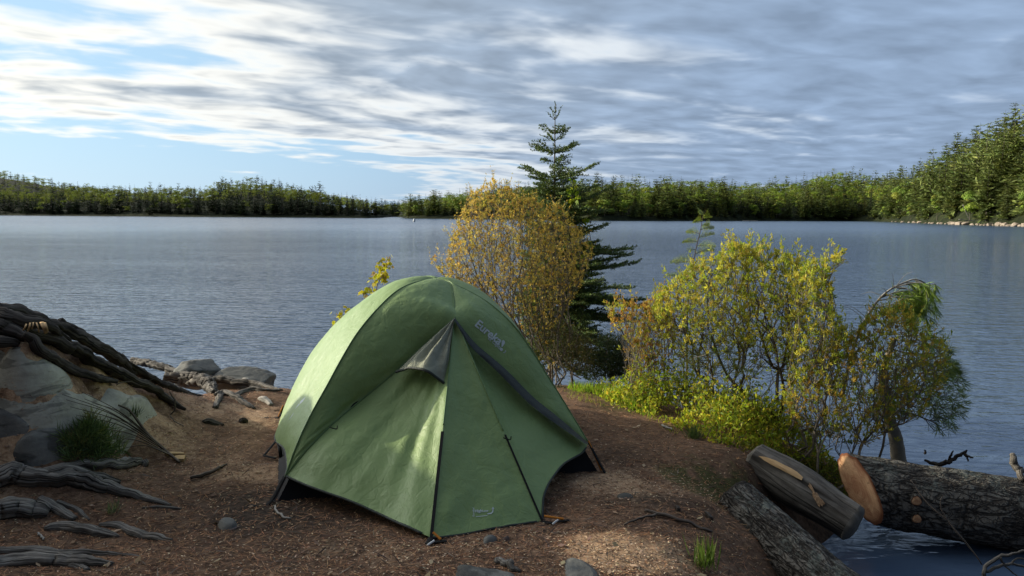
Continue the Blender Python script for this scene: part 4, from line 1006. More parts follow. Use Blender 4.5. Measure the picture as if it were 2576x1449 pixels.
for lab, pix in (('long pale split wood shard lying left of the tent', [(414, 1146), (436, 1144), (462, 1146), (464, 1149), (440, 1149), (420, 1149)]), ('short orange split wood chip below the pale shard', [(434, 1156), (450, 1153), (467, 1153), (463, 1163), (442, 1162)]),
                 ('brown bark flake on the mossy ground near the logs', [(1773, 1294), (1782, 1298), (1790, 1306), (1794, 1312), (1784, 1308)]), ('small tan wood chip on mossy ground left of the bark flake', [(1698, 1280), (1705, 1281), (1712, 1288), (1704, 1288)])):
    W_ = np.array([ground(*p) + [0, 0, .022] for p in pix]); n = len(W_); c = W_.mean(0) + [0, 0, .004]
    m_ = [(np.vstack([c, W_, W_ - [0, 0, .018]]), dict(T=[(0, 1 + k, 1 + (k + 1) % n) for k in range(n)], Q=[(1 + k, 1 + n + k, 1 + n + (k + 1) % n, 1 + (k + 1) % n) for k in range(n)], uv=np.zeros((2 * n + 1, 2))))]
    thing_mesh('bark_flake' if 'bark' in lab else 'wood_chip', lab, 'wood chip', m_, M_droot if 'bark' in lab else M_chip, smooth=False)
# ------------------------------------------------------------------ near plants
M_leaf = mat_leaf('leaf', 0.5, 0.5)
M_needle = mat_leaf('needle', 0.55, 0.2)
M_twig = mat_plain('shrub_bark', (0.10, 0.075, 0.055), 0.9, 0.15, .4, 30)
M_twigg = mat_plain('grey_shrub_bark', (0.17, 0.145, 0.12), 0.9, 0.15, .4, 30)

def in_poly(P, poly):
    ins = np.zeros(len(P), bool); n = len(poly)
    for i in range(n):
        a, b = poly[i], poly[(i + 1) % n]
        ins ^= ((a[1] > P[:, 1]) != (b[1] > P[:, 1])) & (P[:, 0] < (b[0] - a[0]) * (P[:, 1] - a[1]) / (b[1] - a[1] + 1e-12) + a[0])
    return ins
def crown_points(poly, Y, depth, n, r, dens=None, clump=0.0, seed=0):
    """points filling a rounded volume whose outline seen from the shore is poly, thickest in the middle"""
    poly = np.array(poly, float); lo, hi = poly.min(0), poly.max(0); out = []
    while sum(map(len, out)) < n:
        P = r.uniform(lo, hi, size=(n * 2, 2)); P = P[in_poly(P, poly)]
        d = poly_dist(P, poly); h = np.sqrt(np.clip(d / (0.35 * min(hi - lo)), .02, 1))
        y = Y + depth * h * r.uniform(-1, 1, len(P)) 
        W = np.array([at_y(a, b, c) for (a, b), c in zip(P, y)])
        if clump:
            k = fbm(W * clump, 3, seed) ; keep = r.random(len(W)) < np.clip(.55 + 1.6 * k, .06, 1); W = W[keep]; P = P[keep]
        if dens is not None: W = W[r.random(len(W)) < dens(P)]
        out.append(W)
    return np.vstack(out)[:n]

def grow(roots, targets, bf=0.35, step=0.12, jit=0.012, r=rng, lift=0.0):
    """branching skeleton: every target is joined to the standing plant where that is cheapest"""
    N = [np.array(p, float) for p in roots]; par = [-1] * len(N); plen = [0.0] * len(N)
    cap = len(targets) * 8 + 500
    A_ = np.zeros((cap, 3)); L_ = np.zeros(cap); pr = np.full(cap, -1); n = len(N)
    A_[:n] = N
    order = np.argsort(np.min(np.linalg.norm(targets[:, None] - A_[None, :n], axis=2), axis=1) + 0.08 * r.random(len(targets)))
    for q in targets[order]:
        d = np.linalg.norm(A_[:n] - q, axis=1)
        cost = d + bf * L_[:n] + np.where(A_[:n, 2] > q[2] + .02, .5 * (A_[:n, 2] - q[2]), 0)
        k = int(np.argmin(cost)); dd = d[k]; m = max(1, int(dd / step))
        prev = k
        for j in range(1, m + 1):
            f = j / m; p = A_[k] * (1 - f) + q * f
            p = p + [0, 0, lift * dd * f * (1 - f)]
            if j < m: p = p + r.normal(size=3) * jit * dd / max(step, .05) * .35
            if n >= cap: break
            A_[n] = p; pr[n] = prev; L_[n] = L_[prev] + np.linalg.norm(p - A_[prev]); prev = n; n += 1
    return A_[:n], pr[:n]
def skeleton_mesh(N, par, r_tip, r_base, sides=4, expo=0.5):
    n = len(N); cnt = np.ones(n)
    for i in range(n - 1, -1, -1):
        if par[i] >= 0: cnt[par[i]] += cnt[i]
    rad = r_tip * cnt ** expo
    mx = rad.max(); rad = np.minimum(r_tip + (rad - r_tip) * (r_base - r_tip) / max(mx - r_tip, 1e-9), r_base)
    e = np.where(par >= 0)[0]; a, b = N[par[e]], N[e]; d = b - a; L = np.linalg.norm(d, axis=1); ok = L > 1e-6; e, a, b, d, L = e[ok], a[ok], b[ok], d[ok], L[ok]
    d = d / L[:, None]; s = np.cross(d, np.where(np.abs(d[:, 2:3]) < .9, [[0, 0, 1.0]], [[1.0, 0, 0]])); s /= np.linalg.norm(s, axis=1)[:, None]; t = np.cross(d, s)
    an = np.linspace(0, 2 * PI, sides, endpoint=False)
    off = np.cos(an)[None, :, None] * s[:, None] + np.sin(an)[None, :, None] * t[:, None]
    ra, rb = np.minimum(rad[par[e]], rad[e] * 1.5), rad[e]
    V = np.concatenate([a[:, None] + off * ra[:, None, None], b[:, None] + off * rb[:, None, None]], 1).reshape(-1, 3)
    k = np.arange(sides); q = np.stack([k, (k + 1) % sides, sides + (k + 1) % sides, sides + k], -1)
    Q = (np.arange(len(e))[:, None, None] * 2 * sides + q[None]).reshape(-1, 4)
    return V, Q, rad, cnt
def pick(pal, n, r, w=None):
    pal = np.array(pal, float); c = pal[r.choice(len(pal), n, p=w)]
    return np.clip(c * r.uniform(.72, 1.28, (n, 1)) * r.uniform(.93, 1.07, (n, 3)), 0.003, .9)
def leafset(C, r, L, W, pal, up=.5, out=None, w=None, droop=0.0, fold=.08, shade=None):
    n = len(C); D = r.normal(size=(n, 3)); D[:, 2] += up * 1.2 - droop * 2.5
    if out is not None: D += out
    Ls = L * r.uniform(.55, 1.35, n); c = pick(pal, n, r, w)
    if shade is not None: c = c * shade[:, None]
    return leaves(C, D, Ls, Ls * W, c, None, fold, int(r.integers(1e6)))

def shrub(name, label, bases, poly, Y, depth, ntgt, nleaf, L, W, pal, seed, r_base=.012, r_tip=.0012, bf=.35, clump=2.2, mat=M_twig, w=None, spread=.05, cluster=3, up=.4, cat='shrub', extra_twigs=0, group=None, dens=None):
    r = np.random.default_rng(seed)
    T = crown_points(poly, Y, depth, ntgt, r, dens, clump, seed)
    N, par = grow(bases, T, bf, .11, .02, r, .12)
    root = empty(name, label, cat, tuple(np.mean(bases, 0)), group)
    V, Q, rad, cnt = skeleton_mesh(N, par, r_tip, r_base)
    mb = MB(); mb.add(V, Q); mb.build('stems', mat, root, smooth=False)
    tips = np.where((cnt <= 5) & (par >= 0))[0]
    i = tips[r.integers(0, len(tips), nleaf)]; f = r.random(nleaf)[:, None]
    C = N[i] * f + N[par[i]] * (1 - f) + r.normal(size=(nleaf, 3)) * spread * np.array([1, 1, .8])
    out = N[i] - N[par[i]]; out = out / (np.linalg.norm(out, axis=1)[:, None] + 1e-6) * .9
    mb = MB(); mb.add(*[x for x in leafset(C, r, L, W, pal, up, out, w)][:2], col=None) if False else None
    v, q, c = leafset(C, r, L, W, pal, up, out, w); mb.add(v, q, col=c); mb.build('leaves', M_leaf, root, smooth=False)
    return root

def rosettes(N, D, r, per, L, W, pal, w=None, up=.35, spread=.8):
    n = len(N); Dn = D / (np.linalg.norm(D, axis=1)[:, None] + 1e-9); Dn[:, 2] += up; C = np.repeat(N, per, 0); Dd = np.repeat(Dn, per, 0) + r.normal(size=(n * per, 3)) * spread
    C = C + r.normal(size=C.shape) * .006
    Ls = L * r.uniform(.55, 1.3, n * per); c = np.repeat(pick(pal, n, r, w), per, 0) * r.uniform(.75, 1.2, (n * per, 1))
    return leaves(C, Dd, Ls, Ls * W, c, None, .1, int(r.integers(1e6)))
def grow_split(bases, T, bf, step, jit, r, lift):
    """several stems from the ground, each feeding its own wedge of the crown"""
    bases = sorted(bases, key=lambda b: b[0] / b[1]); key = T[:, 0] / T[:, 1] + r.normal(size=len(T)) * .012; o = np.argsort(key); Ns = []; Ps = []; n = 0
    for b, idx in zip(bases, np.array_split(o, len(bases))):
        N, p = grow([b], T[idx], bf, step, jit, r, lift); Ns.append(N); Ps.append(np.where(p >= 0, p + n, -1)); n += len(N)
    return np.vstack(Ns), np.concatenate(Ps)
def airy(name, label, bases, poly, Y, depth, ntgt, per, L, W, pal, seed, r_base=.012, r_tip=.0012, bf=.6, mat=M_twig, dens=None, w=None, leafy=1.0, group=None, spread=.8):
    r = np.random.default_rng(seed); T = crown_points(poly, Y, depth, ntgt, r, dens, 0, seed)
    N, par = grow_split(bases, T, bf, .09, .03, r, .10); root = empty(name, label, 'shrub', tuple(np.mean(bases, 0)), group)
    V, Q, rad, cnt = skeleton_mesh(N, par, r_tip, r_base, 4); mb = MB(); mb.add(V, Q); mb.build('stems', mat, root, smooth=False)
    k = np.where((par >= 0) & (cnt <= 6))[0]; k = k[r.random(len(k)) < np.where(cnt[k] <= 1, 1.0, .45) * leafy]
    v, q, c = rosettes(N[k], N[k] - N[par[k]], r, per, L, W, pal, w, spread=spread); mb = MB(); mb.add(v, q, col=c)
    e = np.where((cnt <= 1) & (par >= 0))[0]; e = e[r.random(len(e)) < .3]      # young upright shoots
    sd = N[e] - N[par[e]]; sd = sd / (np.linalg.norm(sd, axis=1)[:, None] + 1e-9) * .5 + r.normal(size=sd.shape) * .25; sd[:, 2] += .9; sd = sd / np.linalg.norm(sd, axis=1)[:, None]; ls = r.uniform(.06, .17, len(e))[:, None]
    for fr in (.25, .5, .75, 1.0):
        v, q, c = rosettes(N[e] + sd * ls * fr, sd.copy(), r, 4, L * .9, W, pal, w, spread=.6); mb.add(v, q, col=c)
    v, q, c = leaves(N[e], sd, ls[:, 0], .003, (.16, .12, .06)); mb.add(v, q, col=c); mb.build('leaves', M_leaf, root, smooth=False); return root
def rim_points(poly, Y, depth, n, r):
    c = poly.mean(0); k = r.integers(0, len(poly), n); f = r.random((n, 1)); e = poly[k] * f + poly[(k + 1) % len(poly)] * (1 - f); e = c + (e - c) * r.uniform(.72, 1.0, (n, 1)); e = e[e[:, 1] < c[1] + 130]
    return np.array([at_y(a, b, Y + depth * r.uniform(-.7, .7)) for a, b in e])
def fan_bush(name, label, bases, poly, Y, depth, nst, seed, pal, L=.017, W=.4, leaf=26):
    """many thin stems fanning up from the ground, each hung with short upright leafy shoots"""
    r = np.random.default_rng(seed); root = empty(name, label, 'shrub', tuple(np.mean(bases, 0)))
    pl_ = np.array(poly, float)
    T = np.vstack([crown_points(poly, Y, depth, nst // 2, r, None, 0, seed), crown_points(poly, Y, depth, nst // 2, r, None, 0, seed + 1)[:0], rim_points(pl_, Y, depth, nst // 2, r)])
    mb = MB(); lf = MB(); bases = np.array(bases); poly = np.array(poly, float)
    order = np.argsort(T[:, 0]); T = T[order]; bx_ = bases[np.argsort(bases[:, 0])]
    for i, q in enumerate(T):
        b = bx_[min(int(i / len(T) * len(bx_)), len(bx_) - 1)] + r.normal(size=3) * [.05, .05, 0]; d = q - b; ln = np.linalg.norm(d)
        mid = b + d * .5 + np.array([d[0] * .05, 0, -.03 * ln]) + r.normal(size=3) * .035 * ln
        m = max(8, int(ln / .06)); P = crom(np.array([b, mid, q]), m); P[1:-1] += r.normal(size=(m - 1, 3)) * .007
        V, Q, _, uv = tube(P, np.linspace(.0022 + .0022 * ln, .0010, m + 1), 3, False); mb.add(V, Q, None, uv)
        td = np.gradient(P, axis=0); td /= np.linalg.norm(td, axis=1)[:, None]
        for j in range(int(m * .22), m + 1):
            for _ in range(2 if j > m * .5 else 1):
                if r.random() < .25: continue
                sd = td[j] * .6 + r.normal(size=3) * .75 + [0, 0, .3]; sd /= np.linalg.norm(sd); l2 = r.uniform(.06, .20) * (1 if j < m * .8 else .7); k = 5; S = P[j] + sd * l2 * np.linspace(0, 1, k)[:, None]
                u_, v_, _w = proj(S[-1])
                if not in_poly(np.array([[u_, v_]]), poly)[0] and r.random() < .8: continue
                V, Q, _, uv = tube(S, np.linspace(.0013, .0008, k), 3, False); mb.add(V, Q, None, uv)
                n = int(leaf * l2 / .15); f = r.random((n, 1)); C = P[j] + sd * l2 * f; D = sd * .9 + r.normal(size=(n, 3)) * .75; Ls = L * r.uniform(.6, 1.35, n)
                vv, qq, cc_ = leaves(C, D, Ls, Ls * W, pick(pal, 1, r) * r.uniform(.8, 1.2, (n, 1)), None, .06, int(r.integers(1e6))); lf.add(vv, qq, col=cc_)
    mb.build('stems', M_twigg, root, smooth=False); lf.build('leaves', M_leaf, root, smooth=False); return root

GOLD = [(.62, .48, .13), (.56, .43, .12), (.66, .53, .17), (.50, .44, .11), (.58, .40, .10)]
YEL = [(0.487, 0.488, 0.079), (0.427, 0.457, 0.073), (0.537, 0.498, 0.089), (0.304, 0.374, 0.056), (0.507, 0.436, 0.089)]
YELD = [(0.435, 0.41, 0.058), (0.343, 0.374, 0.058), (0.48, 0.386, 0.065), (0.229, 0.293, 0.046), (0.458, 0.316, 0.065)]
GRN = [(.20, .30, .035), (.28, .36, .04), (.13, .22, .03), (.34, .38, .05)]

# the dense golden bush behind the tent
def gb(px, dx=0): g = at_y(px, 900, 7.5 + dx); return np.array([g[0], g[1], float(terrain(np.array([g[0]]), np.array([g[1]]))[0])])
bush_poly = [(1080, 655), (1098, 640), (1120, 668), (1130, 610), (1150, 560), (1168, 520), (1185, 482), (1215, 472), (1240, 450), (1262, 464), (1290, 480), (1315, 500), (1345, 492), (1365, 520), (1400, 516), (1425, 530), (1440, 560), (1470, 590), (1490, 630), (1480, 680), (1450, 740), (1420, 790), (1390, 830), (1310, 830), (1250, 800), (1180, 740), (1120, 700)]
bb = [gb(1270 + 11 * k, .2 * math.sin(k * 2.1)) for k in range(0, 14)]
airy('golden_bush', 'tall dense golden leaved bush standing behind the tent', bb, bush_poly, 7.7, .55, 3600, 15, .0190, .40, GOLD, 11, .010, .0009, .62, M_twigg,
     lambda P: np.clip(1.25 - (P[:, 1] - 640) / 280.0, .30, 1), None, 1.0)

# slender spruce standing behind it
def spruce(name, label, base, H, whorls, seed, lean=(0, 0), needle=.016, tw=.05, pal=((.095, .155, .05), (.13, .19, .06), (.06, .105, .04), (.19, .25, .07)), trunk_r=.035, cat='tree', dn=1.0, mat_t=None):
    r = np.random.default_rng(seed); base = np.array(base, float)
    root = empty(name, label, cat, tuple(base))
    top = base + [lean[0], lean[1], H]
    tp = crom([base, base + (top - base) * .5 + [.01, 0, 0], top], 40); tr = np.linspace(trunk_r, .003, 41)
    mb = MB(); V, Q, T, uv = tube(tp, tr, 7); mb.add(V, Q, T, uv); mb.build('trunk', mat_t or M_twigg, root)
    tw_mb = MB(); nd = MB()
    for (f, n, Ln, pitch, curve, asym) in whorls:
        o = base + (top - base) * f; ph = r.uniform(0, 6.28)
        for k in range(n):
            a = ph + 2 * PI * k / n + r.normal() * .25; ln = Ln * r.uniform(.65, 1.2) * (1 + asym * math.cos(a)); fj = f + r.normal() * .012 * (f < .8); o = base + (top - base) * fj; pj = pitch + r.normal() * .13
            if ln < .02: continue
            d = np.array([math.cos(a), math.sin(a), 0]); m = max(5, int(ln / .035)); s = np.linspace(0, 1, m + 1)[:, None]
            Pb = o + d * ln * s + np.array([0, 0, 1]) * ln * (math.tan(pj) * s + curve * s * s)
            Pb[:, :2] += r.normal(size=2) * .03 * ln * s
            V, Q, T, uv = tube(Pb, np.linspace(.0028 + .006 * ln, .0015, m + 1), 4, False); tw_mb.add(V, Q, None, uv)
            segs = [(Pb, ln)]
            # side twigs, tipped forward
            for j in range(1, m):
                if ln < .12: break
                u = j / m
                for sgn in (-1, 1):
                    if r.random() < .06 + .25 * (u < .2): continue
                    l2 = (.10 + .34 * ln * (1 - u)) * r.uniform(.6, 1.1)
                    dir2 = d * .75 + sgn * np.array([-d[1], d[0], 0]) * .8 + [0, 0, .10 + r.normal() * .12]; dir2 /= np.linalg.norm(dir2)
                    mm = max(3, int(l2 / .03)); ss = np.linspace(0, 1, mm + 1)[:, None]
                    P2 = Pb[j] + dir2 * l2 * ss + np.array([0, 0, .10 * l2]) * ss ** 2
                    segs.append((P2, l2)); V, Q, T, uv = tube(P2, np.linspace(.0022, .0012, mm + 1), 3, False); tw_mb.add(V, Q, None, uv)
            for P2, l2 in segs:
                cnt = max(4, int(l2 / .0055 * dn)); u = r.random(cnt) * (len(P2) - 1.001); i0 = u.astype(int); fr = (u - i0)[:, None]
                C = P2[i0] * (1 - fr) + P2[i0 + 1] * fr; tdir = P2[i0 + 1] - P2[i0]; tdir /= np.linalg.norm(tdir, axis=1)[:, None] + 1e-9
                D = r.normal(size=(cnt, 3)); D -= tdir * (D * tdir).sum(1)[:, None] * .9; D /= np.linalg.norm(D, axis=1)[:, None]; D = D + tdir * .8 + [0, 0, .35]
                L = needle * r.uniform(.8, 1.4, cnt)
                v, q, c = leaves(C, D, L, L * .34 + .0012, pick(pal, cnt, r), None, 0, int(r.integers(1e6))); nd.add(v, q, col=c)
    tw_mb.build('branches', M_twig, root, smooth=False); nd.build('needles', M_needle, root, smooth=False)
    return root
sb = at_y(1385, 925, 8.9); sb = np.array([sb[0], sb[1], float(terrain(sb[:1], sb[1:2])[0])])
Hs = at_y(1388, 262, 8.9)[2] - sb[2]; zt = lambda py: (at_y(1388, py, 8.9)[2] - sb[2]) / Hs
mpx = 8.9 / FPX
wh = [(zt(285), 3, 15 * mpx, .9, 0, 0), (zt(302), 4, 18 * mpx, .8, .2, 0), (zt(338), 4, 36 * mpx, .45, .25, .1), (zt(356), 3, 24 * mpx, .6, .2, 0), (zt(386), 5, 64 * mpx, .22, .22, .0), (zt(408), 3, 34 * mpx, .25, .2, 0), (zt(428), 3, 40 * mpx, .2, .2, .1),
      (zt(452), 6, 92 * mpx, .14, .16, .1), (zt(466), 3, 46 * mpx, .2, .1, .1), (zt(490), 5, 80 * mpx, .10, .15, .2), (zt(520), 6, 105 * mpx, .05, .15, .2), (zt(550), 6, 115 * mpx, 0, .12, .25), (zt(585), 6, 125 * mpx, -.05, .12, .3),
      (zt(620), 7, 140 * mpx, -.10, .16, .3), (zt(660), 7, 150 * mpx, -.15, .16, .35), (zt(700), 7, 160 * mpx, -.22, .16, .4), (zt(735), 7, 175 * mpx, -.3, .16, .42), (zt(775), 7, 165 * mpx, -.34, .14, .4), (zt(815), 7, 150 * mpx, -.36, .12, .35), (zt(850), 6, 130 * mpx, -.36, .1, .3), (zt(885), 6, 110 * mpx, -.3, .1, .2)]
wh = wh + [(a + .018, n, L * .72, p + .1, c, m) for a, n, L, p, c, m in wh if a < .72] + [(a - .016, n, L * .8, p - .06, c, m) for a, n, L, p, c, m in wh if a < .55]
spruce('spruce_tree', 'slender dark green spruce with a bare leader rising behind the golden bush', sb, Hs, wh, 5, (.02, 0), .021, dn=1.5)

# bright sprig of broad leaves beside the spruce
def broad_sapling(name, label, base, tips, lf, seed, pal, L=.06, cat='sapling'):
    r = np.random.default_rng(seed); base = np.array(base); root = empty(name, label, cat, tuple(base))
    N, par = grow([base], np.array(tips), .3, .08, .01, r, .1); V, Q, rad, cnt = skeleton_mesh(N, par, .002, .006)
    mb = MB(); mb.add(V, Q); mb.build('stems', M_twig, root, smooth=False)
    mb = MB(); idx = np.where(cnt <= 6)[0]; i = idx[r.integers(0, len(idx), lf)]; C = N[i] + r.normal(size=(lf, 3)) * .022
    D = r.normal(size=(lf, 3)) * .7; D[:, 2] -= 1.1; Ls = L * r.uniform(.6, 1.2, lf); c = pick(pal, lf, r)
    for ang in (-.55, 0, .55):       # lobed leaf: three blades from one stalk
        S = np.cross(D, r.normal(size=(lf, 3))) if ang == -.55 else S
        S /= np.linalg.norm(S, axis=1)[:, None]; Dn = D / np.linalg.norm(D, axis=1)[:, None]
        Dd = Dn * math.cos(ang) + S * math.sin(ang); v, q, cc_ = leaves(C, Dd, Ls * (1 if ang == 0 else .75), Ls * .36, c, np.cross(Dn, S), .05); mb.add(v, q, col=cc_)
    mb.build('leaves', M_leaf, root, smooth=False); return root
MAP = [(.46, .42, .03), (.52, .48, .04), (.34, .33, .03), (.34, .22, .07), (.42, .40, .03)]
def tp_(L, Y): return [at_y(x, y, Y + dy) for x, y, dy in L]
r_ = np.random.default_rng(77)
tb = gxy(*at_y(938, 960, 7.05)[:2])
broad_sapling('maple_sapling', 'yellow green maple sapling with drooping leaves behind the left shoulder of the tent', tb,
              tp_([(975, 652, 0), (968, 665, .05), (955, 668, -.05), (948, 690, .04), (962, 695, 0), (972, 700, .06), (950, 715, -.04), (936, 712, 0), (926, 725, .05), (945, 735, -.05), (920, 740, 0), (958, 680, 0), (966, 688, .03), (940, 752, .05), (930, 770, -.05)], 7.05), 110, 3, MAP, .058)
tb2 = gxy(*at_y(868, 985, 6.95)[:2])
broad_sapling('maple_sapling', 'little maple sapling just showing past the left edge of the tent', tb2, tp_([(852, 792, 0), (862, 786, .03), (878, 782, 0), (858, 800, .03), (870, 795, -.03)], 6.95), 34, 4, MAP, .05)
tb3 = at_y(1440, 700, 8.75); 
broad_sapling('maple_sapling', 'bright green sapling leaves caught among the spruce branches', gxy(*at_y(1455, 930, 8.6)[:2]), tp_([(1440, 455, 0), (1446, 470, .05), (1435, 480, 0), (1452, 490, -.05), (1448, 505, .05), (1460, 520, 0), (1478, 540, .04), (1490, 548, 0), (1470, 555, .05), (1440, 500, .03), (1485, 560, 0)], 8.6), 110, 5, [(.30, .42, .03), (.40, .50, .04), (.22, .34, .03), (.45, .46, .05)], .06)

# shrubs at the right, left to right
def sbase(px, py, Y): g = at_y(px, py, Y); return gxy(g[0], g[1], -.02)
ORY = [(0.487, 0.328, 0.076), (0.508, 0.404, 0.089), (0.423, 0.415, 0.076), (0.444, 0.24, 0.063), (0.402, 0.437, 0.076)]
dn = lambda y0, k: (lambda P: np.clip(1.2 - (P[:, 1] - y0) / k, .14, 1))
def ms(L, Y): return [sbase(x, y, Y + .12 * math.sin(x)) for x, y in L]
airy('leafy_shrub', 'thin stemmed shrub with orange tinged leaves, leftmost of the shrubs on the right bank', ms([(1600, 962), (1618, 965), (1640, 970), (1662, 975), (1590, 960)], 6.55),
     [(1528, 800), (1560, 758), (1600, 768), (1628, 760), (1665, 735), (1690, 770), (1700, 850), (1690, 930), (1640, 940), (1600, 900), (1560, 850)], 6.55, .28, 480, 9, .031, .34, ORY, 21, .006, .0011, .9, M_twigg, dn(790, 200))
airy('leafy_shrub', 'broad yellow green shrub with a crooked leaning trunk just right of the cedar sapling', ms([(1893, 1005), (1905, 1008), (1870, 1003)], 6.3),
     [(1640, 790), (1660, 745), (1700, 700), (1745, 665), (1790, 650), (1840, 612), (1885, 618), (1890, 660), (1885, 740), (1890, 850), (1870, 940), (1760, 930), (1690, 890), (1650, 840)], 6.3, .45, 1150, 10, .034, .34, YEL, 22, .014, .0012, .5, M_twigg, dn(720, 230))
airy('leafy_shrub', 'upright yellow green shrub with a forked dark trunk in the middle of the right bank', ms([(1945, 1020), (1960, 1025)], 6.15),
     [(1870, 650), (1925, 615), (1950, 632), (2000, 640), (2035, 700), (2035, 780), (2030, 880), (1990, 960), (1900, 950), (1870, 850), (1868, 740)], 6.2, .4, 850, 10, .034, .34, YEL, 23, .014, .0012, .5, M_twig, dn(720, 230))
airy('leafy_shrub', 'loose shrub with a spray reaching out to the right over the water', ms([(2008, 1085), (1988, 1080), (2020, 1090)], 5.75),
     [(2000, 690), (2040, 660), (2075, 655), (2128, 628), (2124, 662), (2085, 700), (2105, 780), (2135, 850), (2160, 950), (2060, 1000), (1980, 970), (1985, 850)], 5.8, .35, 760, 10, .033, .34, YEL, 24, .010, .0012, .6, M_twigg, dn(760, 260))
airy('leafy_shrub', 'spreading low shrub with dull yellow leaves in front of the drooping pine', ms([(2120, 1125), (2090, 1115), (2060, 1105), (2150, 1130)], 5.6),
     [(1960, 980), (2045, 910), (2100, 860), (2150, 835), (2190, 800), (2225, 770), (2270, 785), (2320, 830), (2380, 860), (2395, 910), (2360, 990), (2320, 1050), (2250, 1075), (2170, 1120), (2080, 1110), (1990, 1060)], 5.75, .4, 1600, 10, .031, .34, YELD, 25, .010, .0012, .6, M_twigg, None)
airy('bare_shrub', 'half bare shrub of grey twigs with few leaves behind the upright shrubs', ms([(1800, 985), (1760, 980), (1960, 1035), (1850, 1000), (1720, 970)], 6.7),
     [(1690, 830), (1760, 790), (1850, 780), (1980, 800), (2060, 820), (2100, 900), (2040, 980), (1900, 960), (1780, 960), (1700, 930)], 6.6, .4, 420, 5, .036, .32, YEL, 26, .008, .0011, .7, M_twigg, None, None, .5)

# feathery cedar sapling
def cedar(name, label, base, stem, sprays, seed, pal, fl=.085, cat='sapling'):
    r = np.random.default_rng(seed); root = empty(name, label, cat, tuple(base))
    S = crom(np.array([base] + stem), 50); mb = MB(); V, Q, T, uv = tube(S, np.linspace(.011, .002, 51), 6); mb.add(V, Q, T, uv); st = MB()
    nd = MB()
    for (f, side, ln) in sprays:
        o = S[int(f * 50)]; d = np.array([side * 1.0, r.normal() * .5, .35 + r.normal() * .15]); d /= np.linalg.norm(d); m = 9; s = np.linspace(0, 1, m + 1)[:, None]
        Pb = o + d * ln * s + np.array([0, 0, -.28 * ln]) * s ** 2; V, Q, T, uv = tube(Pb, np.linspace(.003, .001, m + 1), 3, False); mb.add(V, Q, None, uv)
        pn = np.cross(d, [0, 0, 1.0]); pn /= np.linalg.norm(pn); pl = np.cross(pn, d) * .6 + pn * .6 * r.choice([-1, 1])
        for j in range(1, m + 1):
            for sg_ in (-1, 1):
                l2 = fl * (1.15 - j / (m + 1)) * r.uniform(.7, 1.1); d2 = d * .8 + sg_ * pl * .8; d2 /= np.linalg.norm(d2)
                k = 5; C = Pb[j] + d2 * l2 * np.linspace(0, 1, k)[:, None]
                for s3 in (-1, 1):
                    D = np.tile(d2 * .8 + s3 * np.cross(d2, np.cross(d, pl)) * .8, (k, 1)) + r.normal(size=(k, 3)) * .12
                    L = np.linspace(.024, .010, k) * r.uniform(.8, 1.2, k); v, q, c = leaves(C, D, L, L * .24, pick(pal, k, r), np.tile(np.cross(d, pl), (k, 1)), 0); nd.add(v, q, col=c)
    mb.build('stem', M_twig, root); nd.build('foliage', M_needle, root, smooth=False); return root
cb = sbase(1730, 985, 6.75)
CED = [(.24, .33, .08), (.17, .26, .08), (.32, .38, .09), (.40, .42, .10)]
cedar('cedar_sapling', 'feathery cedar sapling with a bare leader standing above the left shrubs', cb, [at_y(1728, 850, 6.75), at_y(1733, 740, 6.75), at_y(1748, 640, 6.75), at_y(1762, 580, 6.75), at_y(1768, 545, 6.75), at_y(1776, 528, 6.75)],
      [(.60, -1, .20), (.62, 1, .24), (.66, -1, .22), (.68, 1, .22), (.72, 1, .18), (.74, -1, .18), (.77, -1, .19), (.79, 1, .17), (.815, -1, .15), (.835, 1, .16), (.855, -1, .15), (.87, 1, .14), (.885, -1, .12), (.90, 1, .11), (.92, 1, .07), (.94, -1, .08), (.97, 1, .05), (.98, -1, .05), (.45, 1, .2), (.5, -1, .2)], 31, CED)
cedar('cedar_sapling', 'low spreading cedar with pale green fans among the shrub stems', sbase(1800, 1000, 6.2), [at_y(1790, 930, 6.2), at_y(1770, 880, 6.2), at_y(1752, 850, 6.2)],
      [(.3, -1, .3), (.35, 1, .35), (.45, -1, .36), (.5, 1, .38), (.6, -1, .34), (.65, 1, .32), (.75, -1, .3), (.8, 1, .26), (.9, -1, .2), (.95, 1, .16), (.4, -1, .4), (.55, 1, .42), (.7, -1, .3)], 32, [(.24, .30, .08), (.18, .25, .07), (.34, .38, .10)])
# dark juniper-like bush in shade beneath the spruce
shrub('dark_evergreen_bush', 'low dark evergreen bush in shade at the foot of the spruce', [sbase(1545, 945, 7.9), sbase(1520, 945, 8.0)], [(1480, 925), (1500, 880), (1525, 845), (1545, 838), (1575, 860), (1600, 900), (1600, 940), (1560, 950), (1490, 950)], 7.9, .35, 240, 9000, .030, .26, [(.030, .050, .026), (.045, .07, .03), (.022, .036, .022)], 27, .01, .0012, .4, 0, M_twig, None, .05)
shrub('dark_evergreen_bush', 'shaded tangle of low evergreen twigs between the tent and the dark bush', [sbase(1400, 930, 7.7), sbase(1440, 935, 7.7)], [(1340, 860), (1360, 820), (1400, 800), (1450, 820), (1490, 860), (1500, 920), (1440, 935), (1385, 925)], 7.8, .35, 300, 5200, .028, .28, [(.05, .065, .026), (.075, .08, .03), (.11, .085, .03)], 28, .01, .0012, .4, 0, M_twigg, None, .05)

